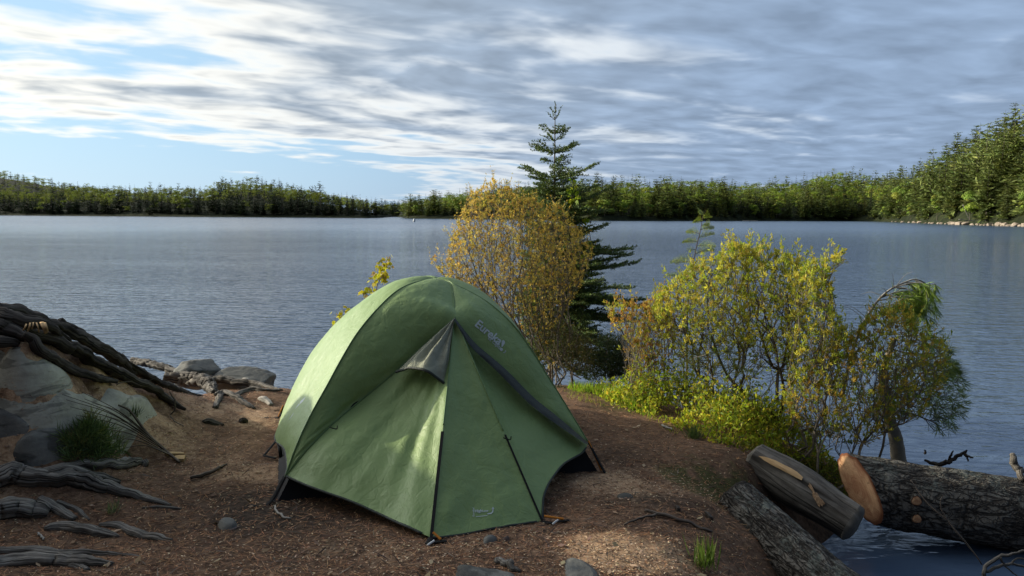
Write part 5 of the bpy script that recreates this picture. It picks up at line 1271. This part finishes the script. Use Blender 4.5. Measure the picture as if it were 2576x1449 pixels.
# drooping pine at the far right
M_ptrunk = mat_plain('pale_pine_bark', (.30, .25, .19), .9, .1, .5, 14)
NEE = [(0.112, 0.173, 0.045), (0.15, 0.217, 0.053), (0.083, 0.128, 0.039), (0.21, 0.255, 0.06)]
def pine_tufts(C, D, r, L=.09, k=26, pal=NEE, droop=.3):
    n = len(C); Cc = np.repeat(C, k, 0); Dd = np.repeat(D / (np.linalg.norm(D, axis=1)[:, None] + 1e-9), k, 0) * 1.0 + r.normal(size=(n * k, 3)) * .55; Dd[:, 2] -= droop
    Ls = L * r.uniform(.7, 1.25, n * k); c = np.repeat(pick(pal, n, r), k, 0) * r.uniform(.8, 1.2, (n * k, 1)); return leaves(Cc, Dd, Ls, Ls * .035 + .0016, c, None, 0, int(r.integers(1e6)))
pb = at_y(2258, 1152, 6.55); pine = empty('leaning_pine', 'leaning pine with drooping dark crown standing in the water behind the logs', 'tree', (pb[0], pb[1], WATER - .3))
Pt = crom(np.array([(pb[0] + .06, pb[1], WATER - .3), tuple(at_y(2256, 1120, 6.5)), tuple(at_y(2240, 1060, 6.4)), tuple(at_y(2228, 1000, 6.3)), tuple(at_y(2225, 930, 6.2)), tuple(at_y(2250, 850, 6.15))]), 50)
mb = MB(); mb.add(*tube(Pt, np.linspace(.075, .02, 51), 16, True, 1, bark_disp(.006, 5, 8, 6))[:2], uv=tube(Pt, np.linspace(.075, .02, 51), 16)[3][:51 * 16 + 2]); mb.build('trunk', M_ptrunk, pine)
rp = np.random.default_rng(50)
pp = [(2250, 900), (2290, 830), (2340, 800), (2372, 850), (2395, 900), (2420, 950), (2430, 1000), (2415, 1050), (2395, 1085), (2350, 1085), (2330, 1060), (2260, 1040), (2180, 1040), (2200, 960)]
Tt = crown_points(pp, 6.2, .4, 420, rp, None, 2.4, 9)
N, par = grow([Pt[k] for k in range(20, 51, 3)], Tt, .4, .12, .02, rp, .2); V, Q, rad, cnt = skeleton_mesh(N, par, .0018, .012); mb = MB(); mb.add(V, Q); mb.build('branches', M_twig, pine, smooth=False)
tips = np.where((cnt <= 4) & (par >= 0))[0]; mb = MB(); v, q, c = pine_tufts(N[tips], N[tips] - N[par[tips]] + [.02, 0, -.02], rp, .085, 16); mb.add(v, q, col=c); mb.build('needles', M_needle, pine, smooth=False)

bent = empty('bent_pine', 'grey pine stem arched right over, its green needle tuft hanging at the end', 'tree', tuple(at_y(2120, 1000, 6.3)))
st_ = [(2118, 1000, 6.3), (2140, 900, 6.25), (2160, 838, 6.2), (2185, 790, 6.2), (2212, 752, 6.2), (2240, 728, 6.2), (2272, 712, 6.2), (2300, 703, 6.2), (2326, 712, 6.2), (2345, 740, 6.2)]
Pt = crom(np.array([at_y(*s_) for s_ in st_]), 60); mb = MB(); V, Q, T, uv = tube(Pt, np.linspace(.018, .004, 61), 8); mb.add(V, Q, T, uv)
rp = np.random.default_rng(51); hang = []
for k in range(26):
    f = rp.uniform(.45, 1); i0 = int(f * 60); o = Pt[min(i0, 60)]; ex = at_y(rp.uniform(2285, 2362), rp.uniform(735, 830), 6.2 + rp.uniform(-.15, .15))
    mid = (o + ex) / 2 + [0.04, 0, .10 * rp.uniform(.3, 1.2)]
    Pb = crom(np.array([o, mid, ex]), 14); V, Q, T, uv = tube(Pb, np.linspace(.0045, .0018, 15), 4, False); mb.add(V, Q, None, uv); hang.append(Pb)
for k in range(16):
    f = rp.uniform(.2, .8); o = Pt[int(f * 60)]; ex = o + np.array([rp.uniform(-.22, .22), rp.uniform(-.1, .1), rp.uniform(-.02, .14)]); V, Q, T, uv = tube(crom(np.array([o, (o + ex) / 2 + [0, 0, .03], ex]), 8), np.linspace(.003, .001, 9), 3, False); mb.add(V, Q, None, uv)
mb.build('stem', M_pale, bent)
C = np.vstack([h[5:] for h in hang]); D = np.vstack([np.gradient(h, axis=0)[5:] for h in hang]); mb = MB(); v, q, c = pine_tufts(C, D, rp, .09, 12, [(.24, .35, .06), (.30, .40, .07), (.18, .28, .05)], .9); mb.add(v, q, col=c); mb.build('needles', M_needle, bent, smooth=False)

# ground layer on the right bank: one dense mat nobody could count
def scatter(poly, n, r, hmax, clump=3.0, seed=1):
    poly = np.array([ground(*p)[:2] for p in poly]); lo, hi = poly.min(0), poly.max(0); P = r.uniform(lo, hi, (n * 3, 2)); P = P[in_poly(P, poly)]
    k = fbm(np.c_[P * clump, np.zeros(len(P))], 3, seed); P = P[r.random(len(P)) < np.clip(.6 + 1.5 * k, .08, 1)][:n]
    d = np.clip(poly_dist(P, poly) / .22, .12, 1)
    k = fbm(np.c_[P * 1.7, np.zeros(len(P))], 3, seed + 1)
    return P, terrain(P[:, 0], P[:, 1]), hmax * d * np.clip(.75 + 1.1 * k, .25, 1.4)
def undergrowth(name, poly, n, hmax, L, W, pal, seed, parent=None, per=7):
    r = np.random.default_rng(seed); P, z, h = scatter(poly, n, r, hmax, 3, seed); m = len(P); mb = MB()
    top = np.c_[P + r.normal(size=(m, 2)) * .04, z + h * r.uniform(.5, 1, m)]; base = np.c_[P, z - .01]
    v, q, c = leaves(base, top - base, np.linalg.norm(top - base, axis=1), .004, (.12, .09, .05)); mb.add(v, q, col=c)
    C = np.repeat(base, per, 0); f = r.uniform(.25, 1.05, (m * per, 1)); C = C * (1 - f) + np.repeat(top, per, 0) * f + r.normal(size=(m * per, 3)) * .018
    v, q, c = leafset(C, r, L, W, pal, .35); mb.add(v, q, col=c)
    return tag(mb.build(name, M_leaf, smooth=False), kind='stuff')
UG = [(0.396, 0.484, 0.044), (0.484, 0.517, 0.055), (0.286, 0.374, 0.039), (0.506, 0.418, 0.061), (0.198, 0.286, 0.033)]
ug_poly = [(1470, 962), (1510, 938), (1600, 950), (1700, 975), (1800, 1000), (1900, 1010), (2000, 1060), (2120, 1100), (2160, 1150), (2130, 1185), (2060, 1185), (2000, 1165), (1950, 1150), (1890, 1130), (1820, 1122), (1760, 1100), (1690, 1070), (1620, 1048), (1545, 1022), (1500, 992)]
undergrowth('undergrowth', ug_poly, 7500, .40, .040, .42, UG, 61)
undergrowth('shaded_undergrowth', [(1860, 1120), (1960, 1130), (2080, 1170), (2140, 1180), (2140, 1260), (2115, 1270), (2050, 1215), (1960, 1165), (1880, 1150), (1820, 1120)], 3400, .34, .034, .42, [(.20, .22, .035), (.14, .17, .03), (.26, .22, .05)], 62)  # shade of this lower patch put into a darker leaf palette
def grass(name, poly, n, h, w, pal, seed, spread=.35, clump=3):
    r = np.random.default_rng(seed); P, z, hh = scatter(poly, n, r, 1.0, clump, seed); m = len(P); D = r.normal(size=(m, 3)) * spread; D[:, 2] = 1
    L = h * r.uniform(.5, 1.2, m); v, q, c = leaves(np.c_[P, z - .01], D, L, w, pick(pal, m, r), None, .03, seed); mb = MB(); mb.add(v, q, col=c)
    return tag(mb.build(name, M_leaf, smooth=False), kind='stuff')
GR = [(.22, .38, .03), (.30, .42, .04), (.16, .28, .03), (.36, .38, .06)]
grass('grass', [(1425, 965), (1450, 955), (1500, 958), (1545, 975), (1600, 1000), (1640, 1040), (1700, 1070), (1650, 1075), (1580, 1030), (1500, 995), (1440, 985)], 1800, .10, .006, GR, 63)
grass('grass', [(1420, 985), (1500, 990), (1600, 1030), (1720, 1085), (1700, 1095), (1600, 1050), (1500, 1020), (1430, 1005)], 500, .055, .005, [(.30, .32, .06), (.36, .34, .08), (.22, .28, .04)], 64)
def clump(name, label, c, n, h, spread, seed, pal, cat='grass clump', w=.006):
    r = np.random.default_rng(seed); c = np.array(c); D = r.normal(size=(n, 3)) * spread; D[:, 2] = 1; C = np.c_[r.normal(size=(n, 2)) * h * .16, np.zeros(n)]
    v, q, cc_ = leaves(C, D, h * r.uniform(.5, 1.1, n), w, pick(pal, n, r), None, .03, seed)
    o = obj(name, mesh(name, v, q, M_leaf, col=cc_, smooth=False)); o.location = c; return tag(o, label, cat)
clump('grass_clump', 'tall green grass clump beside the end of the bottom log', gp(1772, 1432), 90, .16, .2, 65, [(.07, .12, .025), (.10, .16, .03), (.13, .18, .04)])
clump('grass_clump', 'small green grass tuft on the open ground before the undergrowth', gp(1588, 1030), 60, .13, .3, 66, GR)
clump('pine_seedling', 'small blue green pine seedling at the front edge of the undergrowth', gp(1745, 1105), 160, .13, .75, 67, [(.07, .11, .045), (.10, .14, .06), (.12, .15, .05)], 'seedling', .005)
clump('pine_seedling', 'tiny pale green sprig lying among the roots at bottom left', gp(282, 1292), 40, .09, .8, 68, [(.16, .20, .10), (.22, .24, .14)], 'seedling', .005)

# fallen pine branch on the rock at left
fb = empty('fallen_pine_branch', 'fallen pine branch with green needles and bare twigs lying against the rocks', 'branch', tuple(gp(300, 1150)))
rb = np.random.default_rng(70); mb = MB(); ends = []
main = crom(np.array([sg([(452, 1168, 3, .0)])[0], sg([(415, 1142, 3.5, .01)])[0], sg([(370, 1110, 3.2, .04)])[0], sg([(330, 1075, 2.8, .09)])[0], sg([(300, 1062, 2, .10)])[0]]), 30)
V, Q, T, uv = tube(main[:, :3], main[:, 3], 6); mb.add(V, Q, T, uv)
for (x1, y1, x2, y2, l_) in ((410, 1140, 250, 1085, .10), (415, 1148, 235, 1118, .09), (400, 1130, 210, 1058, .16), (420, 1152, 260, 1130, .05), (385, 1118, 215, 1062, .13), (395, 1128, 180, 1088, .14), (380, 1115, 170, 1075, .15), (425, 1155, 300, 1150, .04), (360, 1098, 240, 1068, .12), (400, 1135, 195, 1100, .12), (390, 1122, 160, 1070, .17)):
    a_ = sg([(x1, y1, 2, .02)])[0]; b_ = sg([(x2, y2, 1, l_)])[0]; C = crom(np.array([a_, ((np.array(a_) + np.array(b_)) / 2 + np.array([0, 0, .04, 0])), b_]), 16); C[:, 3] = np.linspace(.0045, .0014, 17)
    V, Q, T, uv = tube(C[:, :3], C[:, 3], 4, False); mb.add(V, Q, None, uv); ends.append(C)
mb.build('twigs', M_stick, fb)
C = []; D = []
for k in range(230):
    x, y = rb.normal(232, 34), rb.normal(1132, 20)
    g = ground(x, y); C.append(g + [0, 0, rb.uniform(.01, .10) * math.exp(-((x - 225) / 70) ** 2)]); D.append([rb.normal() * .5 - .3, rb.normal() * .4, .6 + rb.normal() * .3])
mb = MB(); v, q, c = pine_tufts(np.array(C), np.array(D), rb, .085, 16, [(.09, .14, .045), (.12, .17, .05), (.07, .11, .04), (.17, .19, .06)], .1); mb.add(v, q, col=c); mb.build('needles', M_needle, fb, smooth=False)
clump('pine_sprig', 'small dark green pine sprig on the corner of the broad rock slab', gp(335, 1052), 130, .10, .7, 71, [(.04, .07, .02), (.06, .09, .025)], 'sprig', .004)

# needle litter and chips: uncountable
def litter(name, n, lrange, w, pal, seed, weight=None, lift=.004, flat=.12):
    r = np.random.default_rng(seed); Y = 2.4 * (8.0 / 2.4) ** r.random(n * 6) ** 1.25; X = Y * r.uniform(-.75, .42, n * 6)
    P = np.stack([X, Y, terrain(X, Y)], 1); P = P[(P[:, 2] > -.3) & (P[:, 0] < 2.0)][:n * 3]
    if weight is not None: P = P[r.random(len(P)) < weight(P[:, 0], P[:, 1])]
    P = P[:n]; m = len(P); a = r.uniform(0, 2 * PI, m); D = np.stack([np.cos(a), np.sin(a), r.normal(size=m) * flat], 1); L = r.uniform(*lrange, m)
    nr = np.stack([r.normal(size=m) * .25, r.normal(size=m) * .25, np.ones(m)], 1)
    v, q, c = leaves(P + [0, 0, lift] - D * L[:, None] * .5, D, L, w * r.uniform(.7, 1.3, m), pick(pal, m, r), nr, 0, seed); mb = MB(); mb.add(v, q, col=c); return tag(mb.build(name, M_litter, smooth=False), kind='stuff')
M_litter = mat_leaf('litter', 0.9, 0.0, 1.0, .1)
def w_need(X, Y): s, d_, m_ = masks(X, Y); return np.clip(.9 - s * .9 - d_ * .4, .05, 1)
def w_chip(X, Y): s, d_, m_ = masks(X, Y); return np.clip(.13 + s * 1.0, .05, 1)
litter('pine_needle_litter', 70000, (.03, .085), .0032, [(.38, .19, .10), (.48, .27, .15), (.26, .13, .075), (.12, .07, .05), (.10, .065, .05)], 81, w_need)
litter('wood_chip_litter', 34000, (.008, .022), .0065, [(.52, .36, .22), (.64, .48, .32), (.42, .26, .16), (.30, .19, .13), (.10, .07, .05), (.06, .045, .035)], 82, w_chip, .006)
litter('leaf_litter', 260, (.03, .06), .022, [(.30, .20, .12), (.22, .14, .10), (.38, .28, .18)], 84, None, .012, .3)
litter('twig_litter', 1300, (.05, .16), .005, [(.10, .075, .06), (.18, .15, .12), (.06, .045, .04)], 83, None, .008)
# ------------------------------------------------------------------ far shores
def hor(px): return 541 + math.tan(ROLL) * (px - 1288)
_sh = np.array([(-900, 480), (0, 470), (500, 430), (930, 416), (960, 470), (985, 640), (1012, 640), (1022, 396), (1150, 389), (1500, 307), (1900, 372), (2130, 400), (2200, 380), (2262, 318), (2330, 268), (2400, 232), (2480, 208), (2576, 190), (2800, 165), (3300, 140)], float)
def shore_d(px): return np.interp(px, _sh[:, 0], _sh[:, 1])
_sk = np.array([(-900, 440), (0, 470), (120, 474), (240, 464), (330, 468), (450, 468), (520, 466), (570, 452), (640, 444), (700, 452), (760, 468), (830, 482), (880, 492), (930, 504), (985, 509), (1010, 508), (1050, 500), (1100, 490), (1180, 478), (1260, 466), (1400, 462), (1500, 457), (1580, 450), (1660, 452), (1700, 440), (1760, 446), (1830, 452), (1900, 455), (1980, 450), (2060, 432), (2130, 428), (2200, 436), (2262, 432), (2300, 408), (2340, 382), (2400, 345), (2450, 312), (2500, 292), (2576, 272), (2800, 250), (3300, 240)], float)
def sky_y(px): return np.interp(px, _sk[:, 0], _sk[:, 1])
def depth_r(px): return np.interp(px, [-900, 900, 1000, 1500, 2150, 2300, 2576, 3300], [150, 130, 120, 110, 110, 75, 60, 60])
def top_h(px): return np.interp(px, [-900, 1000, 1500, 2200, 2330, 2576, 3300], [10.5, 10.5, 11, 12, 16, 17.5, 17.5])
def ridge_z(px):
    d = shore_d(px) + depth_r(px); e = (hor(px) - sky_y(px)) / FPX
    return np.maximum(1.6 + e * d - top_h(px) * .92, 1.0)
def dirxy(px):
    a = np.arctan((px - 1288) / FPX / .9954); return np.sin(a), np.cos(a)
def far_z(px, f):
    """ground height at fraction f between the shoreline and the ridge"""
    r = ridge_z(px); return np.where(f < .04, -.8 + f / .04 * 1.4, .6 + (r - .6) * np.clip((f - .04) / .96, 0, 1) ** .8)
def far_xy(px, f):
    s, c = dirxy(px); d = (shore_d(px) + f * depth_r(px)) * np.sqrt(1 + 0 * px) / np.maximum(c, .3); return s * d, c * d
fpx = np.arange(-900, 3301, 15.0); ff = np.concatenate([[-.03, 0, .02, .04, .08], np.linspace(.15, 1, 10), [1.3, 2.0, 3.0]])
gp_, gf_ = np.meshgrid(fpx, ff); X, Y = far_xy(gp_, gf_); Z = np.where(gf_ <= 1, far_z(gp_, np.clip(gf_, 0, 1)), ridge_z(gp_) * np.clip(1.6 - .5 * gf_, -.1, 1) - .4)
Z = Z + np.where(gf_ > .03, 1.0 * fbm(np.stack([X, Y, 0 * X], -1) * .05, 3, 4), 0)
m_, t_, o_ = material('forest_soil'); n_ = t_.noise(geo(t_), .35, 5, .6); principled(t_, o_, t_.ramp(n_, [(.35, (.012, .016, .008)), (.6, (.03, .036, .016)), (.8, (.06, .06, .03))]), .95, .1); M_soil = m_
nx2 = len(fpx); i2 = np.arange(len(ff) - 1)[:, None] * nx2 + np.arange(nx2 - 1)[None, :]
tag(obj('far_shore', mesh('far_shore', np.stack([X, Y, Z], -1).reshape(-1, 3), np.stack([i2, i2 + 1, i2 + nx2 + 1, i2 + nx2], -1).reshape(-1, 4), M_soil)), kind='structure')
# wooded hill rising beyond the left shore
hpx = np.arange(-1200, 700, 20.0); hy = np.interp(hpx, [-1200, -300, 0, 60, 130, 200, 260, 330, 420, 700], [385, 412, 428, 436, 450, 461, 469, 478, 497, 540])
hd = 900.0; s_, c_ = dirxy(hpx); hz_ = np.maximum(1.6 + (hor(hpx) - hy) / FPX * hd - 9, -2)
rows = [(-260, 0.0), (-150, .35), (-70, .75), (0, 1.0), (120, .9), (400, .2)]
Vh = np.array([(s_[k] * (hd + a) / max(c_[k], .3), c_[k] * (hd + a) / max(c_[k], .3), -2 + (hz_[k] + 2) * b) for a, b in rows for k in range(len(hpx))])
i2 = np.arange(len(rows) - 1)[:, None] * len(hpx) + np.arange(len(hpx) - 1)[None, :]
tag(obj('hills', mesh('hills', Vh, np.stack([i2, i2 + 1, i2 + len(hpx) + 1, i2 + len(hpx)], -1).reshape(-1, 4), M_soil)), kind='structure')

M_ftrunk = mat_plain('far_trunk', (.13, .11, .09), .9, .1, .3, 2)
M_ffol = mat_leaf('far_foliage', .6, .14, 1.0, .15)
# templates: unit height trees; foliage colour sits in the mesh, several variants per kind
def t_conifer(r, n_w, per, spread, lo, pal, shape=1.0, blade=.5, ragged=.25, droop=-.12, cards=3, flat=.5):
    mb = MB(); V, Q, T, uv = tube(np.array([[0, 0, 0], [0, 0, .5], [0, 0, .97]]), np.array([.010, .006, .0012]), 5, False); tr = (V, Q)
    pal = np.array(pal) * r.uniform(.62, 1.3)
    for k in range(n_w):
        f = lo + (1 - lo) * (k + r.uniform(-.3, .3)) / n_w; f = min(max(f, lo), .992); R = spread * (1 - (f - lo) / (1 - lo)) ** shape + (.03 if flat < .5 else .016)
        m = max(5, int(per * (R / spread) ** .4)); ph = r.uniform(0, 6.28); g = r.uniform(.75, 1.2)
        for j in range(m):
            a = ph + 2 * PI * j / m + r.normal() * .3; Ln = R * r.uniform(1 - ragged * 1.6, 1 + ragged * .6) * g; d = np.array([math.cos(a), math.sin(a), droop + r.normal() * .10]); c0 = pick(pal, 1, r)[0]
            for q in range(cards):
                u = (q + .6) / cards; o = np.array([0, 0, f]) + d * Ln * (u - .55 / cards) + np.array([0, 0, .10 * Ln * u * u])
                d2 = d + r.normal(size=3) * np.array([.5, .5, flat * .7]); d2[2] += .10
                v, qq, c = leaves(o[None], d2[None], Ln * blade * 1.5, Ln * blade * r.uniform(.45, .8) * (1.25 - .5 * u), c0 * (0.45 + .85 * u) * r.uniform(.8, 1.2), np.array([[r.normal() * flat, r.normal() * flat, 1.]]), .05, int(r.integers(1e6))); mb.add(v, qq, col=c)  # inner boughs darker, tips paler: shading put into the leaf colour
    return tr, mb
def t_decid(r, n, pal, wide=.30, lo=.22):
    mb = MB(); tr = tube(np.array([[0, 0, 0], [.01, 0, .4], [0, .01, .8]]), np.array([.013, .010, .004]), 5, False)[:2]
    lobes = [(np.array([r.normal() * wide * .45, r.normal() * wide * .45, r.uniform(lo + .12, .86)]), r.uniform(.10, .19)) for _ in range(13)]
    for c0, R in lobes:
        col0 = pick(pal, 1, r)[0]; m = n // 13; d = r.normal(size=(m, 3)); d /= np.linalg.norm(d, axis=1)[:, None]; d[:, 2] = np.abs(d[:, 2]) * 1.0 - .25
        P = c0 + d * R * r.uniform(.75, 1.05, (m, 1)); c = col0 * r.uniform(.75, 1.2, (m, 1)); t = np.cross(d, r.normal(size=(m, 3)))
        v, q, cc_ = leaves(P - t * .02, t, .042 * r.uniform(.7, 1.3, m), .032, c, d + r.normal(size=(m, 3)) * .4, .0, int(r.integers(1e6))); mb.add(v, q, col=cc_)
    return tr, mb
C_SP = [(.045, .068, .03), (.058, .082, .034), (.068, .092, .036)]
C_PI = [(.15, .19, .055), (.18, .22, .06), (.21, .24, .065), (.13, .165, .055)]
C_CE = [(.12, .14, .035), (.145, .165, .04), (.165, .17, .045)]
C_DE = [(.21, .30, .04), (.26, .34, .045), (.17, .25, .04), (.28, .30, .05)]
rf = np.random.default_rng(200)
def mk_t(kind, hi, P_=None):
    if kind == 'spruce': return t_conifer(rf, 24 if hi else 13, 11 if hi else 7, .17, .05, P_ or C_SP, .85, .34 if hi else .5, .3, -.25, 5 if hi else 2)
    if kind == 'pine': return t_conifer(rf, 18 if hi else 12, 11 if hi else 7, .225, .06, P_ or C_PI, .66, .30 if hi else .5, .42, .02, 10 if hi else 3, .42)
    if kind == 'cedar': return t_conifer(rf, 30 if hi else 14, 11 if hi else 7, .15, .02, P_ or C_CE, .75, .34 if hi else .6, .3, -.1, 5 if hi else 2)
    return t_decid(rf, 2600 if hi else 520, P_ or C_DE)
TPL = {}
BACKLIT = {'spruce': [(.016, .028, .014), (.022, .034, .016)], 'pine': [(.024, .040, .016), (.032, .05, .018)], 'cedar': [(.03, .042, .014), (.036, .05, .016)], 'birch': [(.22, .28, .036), (.27, .31, .04), (.16, .21, .034)]}  # left-shore conifers darkened: backlit shade put into the leaf colours
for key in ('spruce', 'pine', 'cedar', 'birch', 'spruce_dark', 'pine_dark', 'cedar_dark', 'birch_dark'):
    kind = key.split('_')[0]; PD = BACKLIT[kind] if '_' in key else None
    L_ = []
    for v_ in range(5):
        hi = True
        tr, fo = mk_t(kind, hi, PD)
        m1 = MB(); m1.add(*tr)
        L_.append((m1.me('trunk', M_ftrunk), fo.me('crown', M_ffol, False), tr, fo))
    LO = [mk_t(kind, False, PD) for _ in range(5)]
    TPL[key] = (L_, LO)

trees = []   # (px, x, y, z, h, kind, row)
def zone(px0, px1, spacing, rows, kinds, hs):
    for f in rows:
        px = px0
        while px < px1:
            d = float(shore_d(px)) + f * float(depth_r(px)); px += spacing / d * FPX * rf.uniform(.6, 1.4)
            fj = f + rf.uniform(-.03, .03) if f > .05 else f + rf.uniform(0, .02)
            fj = max(fj, .035); x, y = far_xy(np.array([px]), np.array([fj])); z = float(far_z(np.array([px]), np.array([fj]))[0]) - .3
            k = kinds(px, f); trees.append((px, float(x[0]), float(y[0]), z, hs(px, f, k) * rf.uniform(.66, 1.2) * (rf.uniform(1.15, 1.35) if rf.random() < .08 and k in ('pine', 'spruce') and px < 2200 else 1), k, f))
def pickk(w): return ['spruce', 'pine', 'cedar', 'birch'][rf.choice(4, p=w)]
def k_left(px, f):
    return pickk([.55, .22, .18, .05]) if f < .3 else (pickk([.12, .15, .02, .71]) if f < .85 else pickk([.35, .25, .0, .40]))
def k_mid(px, f):
    return pickk([.22, .33, .35, .10]) if f < .15 else pickk([.12, .30, .04, .54]) if f < .85 else pickk([.22, .42, 0, .36])
def k_right(px, f):
    return pickk([.02, .60, .30, .08]) if f < .12 else pickk([.08, .87, .03, .02])
def h_all(px, f, k):
    return float(top_h(px)) * {'spruce': 1.0, 'pine': 1.06, 'cedar': .72 if f < .3 else .85, 'birch': .82}[k] * (.80 if f < .08 else 1.0)
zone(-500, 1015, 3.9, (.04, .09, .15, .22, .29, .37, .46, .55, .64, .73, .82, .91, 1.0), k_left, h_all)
zone(1022, 2215, 3.2, (.04, .10, .17, .25, .33, .42, .51, .6, .7, .8, .9, 1.0), k_mid, h_all)
zone(2205, 3000, 4.4, (.035, .10, .18, .28, .38, .48, .58, .68, .78, .88, 1.0), k_right, h_all)
for a, b in ((-200, .2), (-150, .35), (-110, .55), (-70, .75), (-35, .88), (0, 1.0), (40, .97)):
    px = -500.0
    while px < 420:
        px += 6.5 / hd * FPX * rf.uniform(.6, 1.4); s0, c0_ = dirxy(np.array([px])); hy0 = np.interp(px, hpx, hz_); dd = (hd + a + rf.uniform(-30, 30)) / max(float(c0_[0]), .3)
        trees.append((px, float(s0[0]) * dd, float(c0_[0]) * dd, -2 + (float(hy0) + 2) * b - .5, 10 * rf.uniform(.8, 1.15), pickk([.15, .2, .05, .6]), 9))
score = np.array([t[4] / math.hypot(t[1], t[2]) * (1 if t[6] < .12 else .55 if t[6] < .35 else .5 if .93 < t[6] < 2 else .2) if -20 < t[0] < 2590 else 0 for t in trees])
top = set(np.argsort(-score)[:300].tolist())
LABEL = {('left', 'spruce'): 'dark pointed spruce in the shaded forest on the far left shore', ('left', 'pine'): 'dark ragged pine in the shaded forest on the far left shore', ('left', 'cedar'): 'small dark cedar at the water line of the far left shore', ('left', 'birch'): 'yellow green leafy tree in the forest on the far left shore',
         ('mid', 'spruce'): 'dark pointed spruce in the sunlit forest straight across the lake', ('mid', 'pine'): 'ragged green pine in the sunlit forest straight across the lake', ('mid', 'cedar'): 'columnar cedar at the water line straight across the lake', ('mid', 'birch'): 'bright green leafy tree in the forest straight across the lake',
         ('right', 'spruce'): 'dark spruce among the tall pines on the near right point', ('right', 'pine'): 'tall layered pine on the steep wooded point at the right', ('right', 'cedar'): 'bushy cedar above the pale shore rocks on the right point', ('right', 'birch'): 'bright green leafy tree on the wooded point at the right'}
KN = {'spruce': 'spruce_tree', 'pine': 'pine_tree', 'cedar': 'cedar_tree', 'birch': 'leafy_tree'}
GRP = {'left': 'trees on the far left shore', 'mid': 'trees straight across the lake', 'right': 'trees on the right point'}
STN = {'left': MB(), 'mid': MB(), 'right': MB()}
def rotz(V, a): return np.c_[V[:, 0] * math.cos(a) - V[:, 1] * math.sin(a), V[:, 0] * math.sin(a) + V[:, 1] * math.cos(a), V[:, 2]]
for n_, (px, x, y, z, h, k, f) in enumerate(trees):
    zn = 'left' if (px < 1018 or f == 9) else 'mid' if px < 2235 else 'right'
    a = rf.uniform(0, 6.28); wd = h * (rf.uniform(.8, 1.1) if zn == 'right' else rf.uniform(.9, 1.3))
    if n_ in top:
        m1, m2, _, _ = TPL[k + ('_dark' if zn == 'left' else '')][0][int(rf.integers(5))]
        e = bpy.data.objects.new(KN[k], None); COL.objects.link(e); e.location = (x, y, z); e.scale = (wd, wd, h); e.rotation_euler = (rf.normal() * .02, rf.normal() * .02, a); e.empty_display_size = .05
        tag(e, LABEL[(zn, k)], 'tree', GRP[zn] + ', ' + KN[k].split('_')[0] + ' kind')
        obj('trunk', m1, e); obj('crown', m2, e)
    else:
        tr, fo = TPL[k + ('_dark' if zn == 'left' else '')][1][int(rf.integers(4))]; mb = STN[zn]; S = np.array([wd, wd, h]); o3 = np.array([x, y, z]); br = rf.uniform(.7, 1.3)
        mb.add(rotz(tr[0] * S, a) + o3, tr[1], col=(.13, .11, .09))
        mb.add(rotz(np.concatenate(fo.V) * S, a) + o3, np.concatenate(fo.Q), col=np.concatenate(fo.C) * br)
for zn, mb in STN.items():
    if mb.n: tag(mb.build('distant_forest', M_ffol, smooth=False), kind='stuff')

# pale granite along the foot of the right point
rk = np.random.default_rng(300)
for k in range(34):
    px = 2235 + 350 * (k + rk.uniform(-.4, .4)) / 33; x, y = far_xy(np.array([px]), np.array([.004 + rk.uniform(0, .012)])); s = rk.uniform(.5, 1.25) * (1.0 if px > 2300 else .7)
    boulder('shore_rock', 'pale pinkish granite rock at the water line below the right point pines', (float(x[0]), float(y[0]), WATER + s * .25), (s * rk.uniform(1, 1.8), s, s * rk.uniform(.5, .8)), 400 + k, M_rocks, rk.uniform(0, 90), 'shore rocks below the right point')
# leaning bare trunks and small marks on the far water line
def far_log(name, label, cat, pa, pb, Y, r, mat, group=None):
    P0, P1_ = at_y(*pa, Y), at_y(*pb, Y); return thing_mesh(name, label, cat, [P4(*tube(crom(np.array([P0, P1_]), 8), r, 6))], mat, group)
M_white = mat_plain('white_paint', (.75, .75, .74), .5, .4, .05)
far_log('leaning_snag', 'pale bare trunk leaning out above the rocks on the right point', 'trunk', (2438, 552), (2422, 515), 212, .09, M_pale)
far_log('shore_driftwood', 'pale fallen trunk lying level above the rocks on the right point', 'trunk', (2412, 552), (2452, 556), 212, .12, M_pale)
far_log('floating_dock', 'low pale dock or log lying on the water at the far shore', 'dock', (1868, 555.5), (1906, 556), 360, .25, M_pale)
bo = at_z(1042, 558, WATER); V, Q, T, uv = tube(np.array([bo + [0, 0, -.2], bo + [0, 0, .3], bo + [0, 0, .75], bo + [0, 0, .95]]), np.array([.32, .36, .3, .08]), 12)
thing_mesh('buoy', 'tiny white buoy floating before the gap between the far shores', 'buoy', [P4(V, Q, T, uv)], M_white)
def bird(label, c, s):
    v = []; q = []
    body = tube(np.array([c + [-s * .5, 0, 0], c + [-s * .2, 0, 0], c + [s * .2, 0, 0], c + [s * .45, 0, .02 * s]]), np.array([.02, .1, .12, .03]) * s, 6)
    pcs = [P4(*body)]
    for sg_ in (-1, 1):
        W_ = np.array([c + [-.1 * s, 0, .05 * s], c + [.18 * s, 0, .05 * s], c + [.1 * s, sg_ * .45 * s, .28 * s], c + [-.12 * s, sg_ * .45 * s, .26 * s], c + [-.1 * s, sg_ * .95 * s, .16 * s]])
        pcs.append((W_, dict(Q=[(0, 1, 2, 3)], T=[(3, 2, 4)])))
    thing_mesh('flying_bird', label, 'bird', pcs, M_droot)
bird('tiny dark speck of a bird over the trees right of the spruce', at_y(1643, 431, 60), .10)
bird('tiny dark speck of a bird high in the clouds left of centre', at_y(1028, 167, 60), .06)
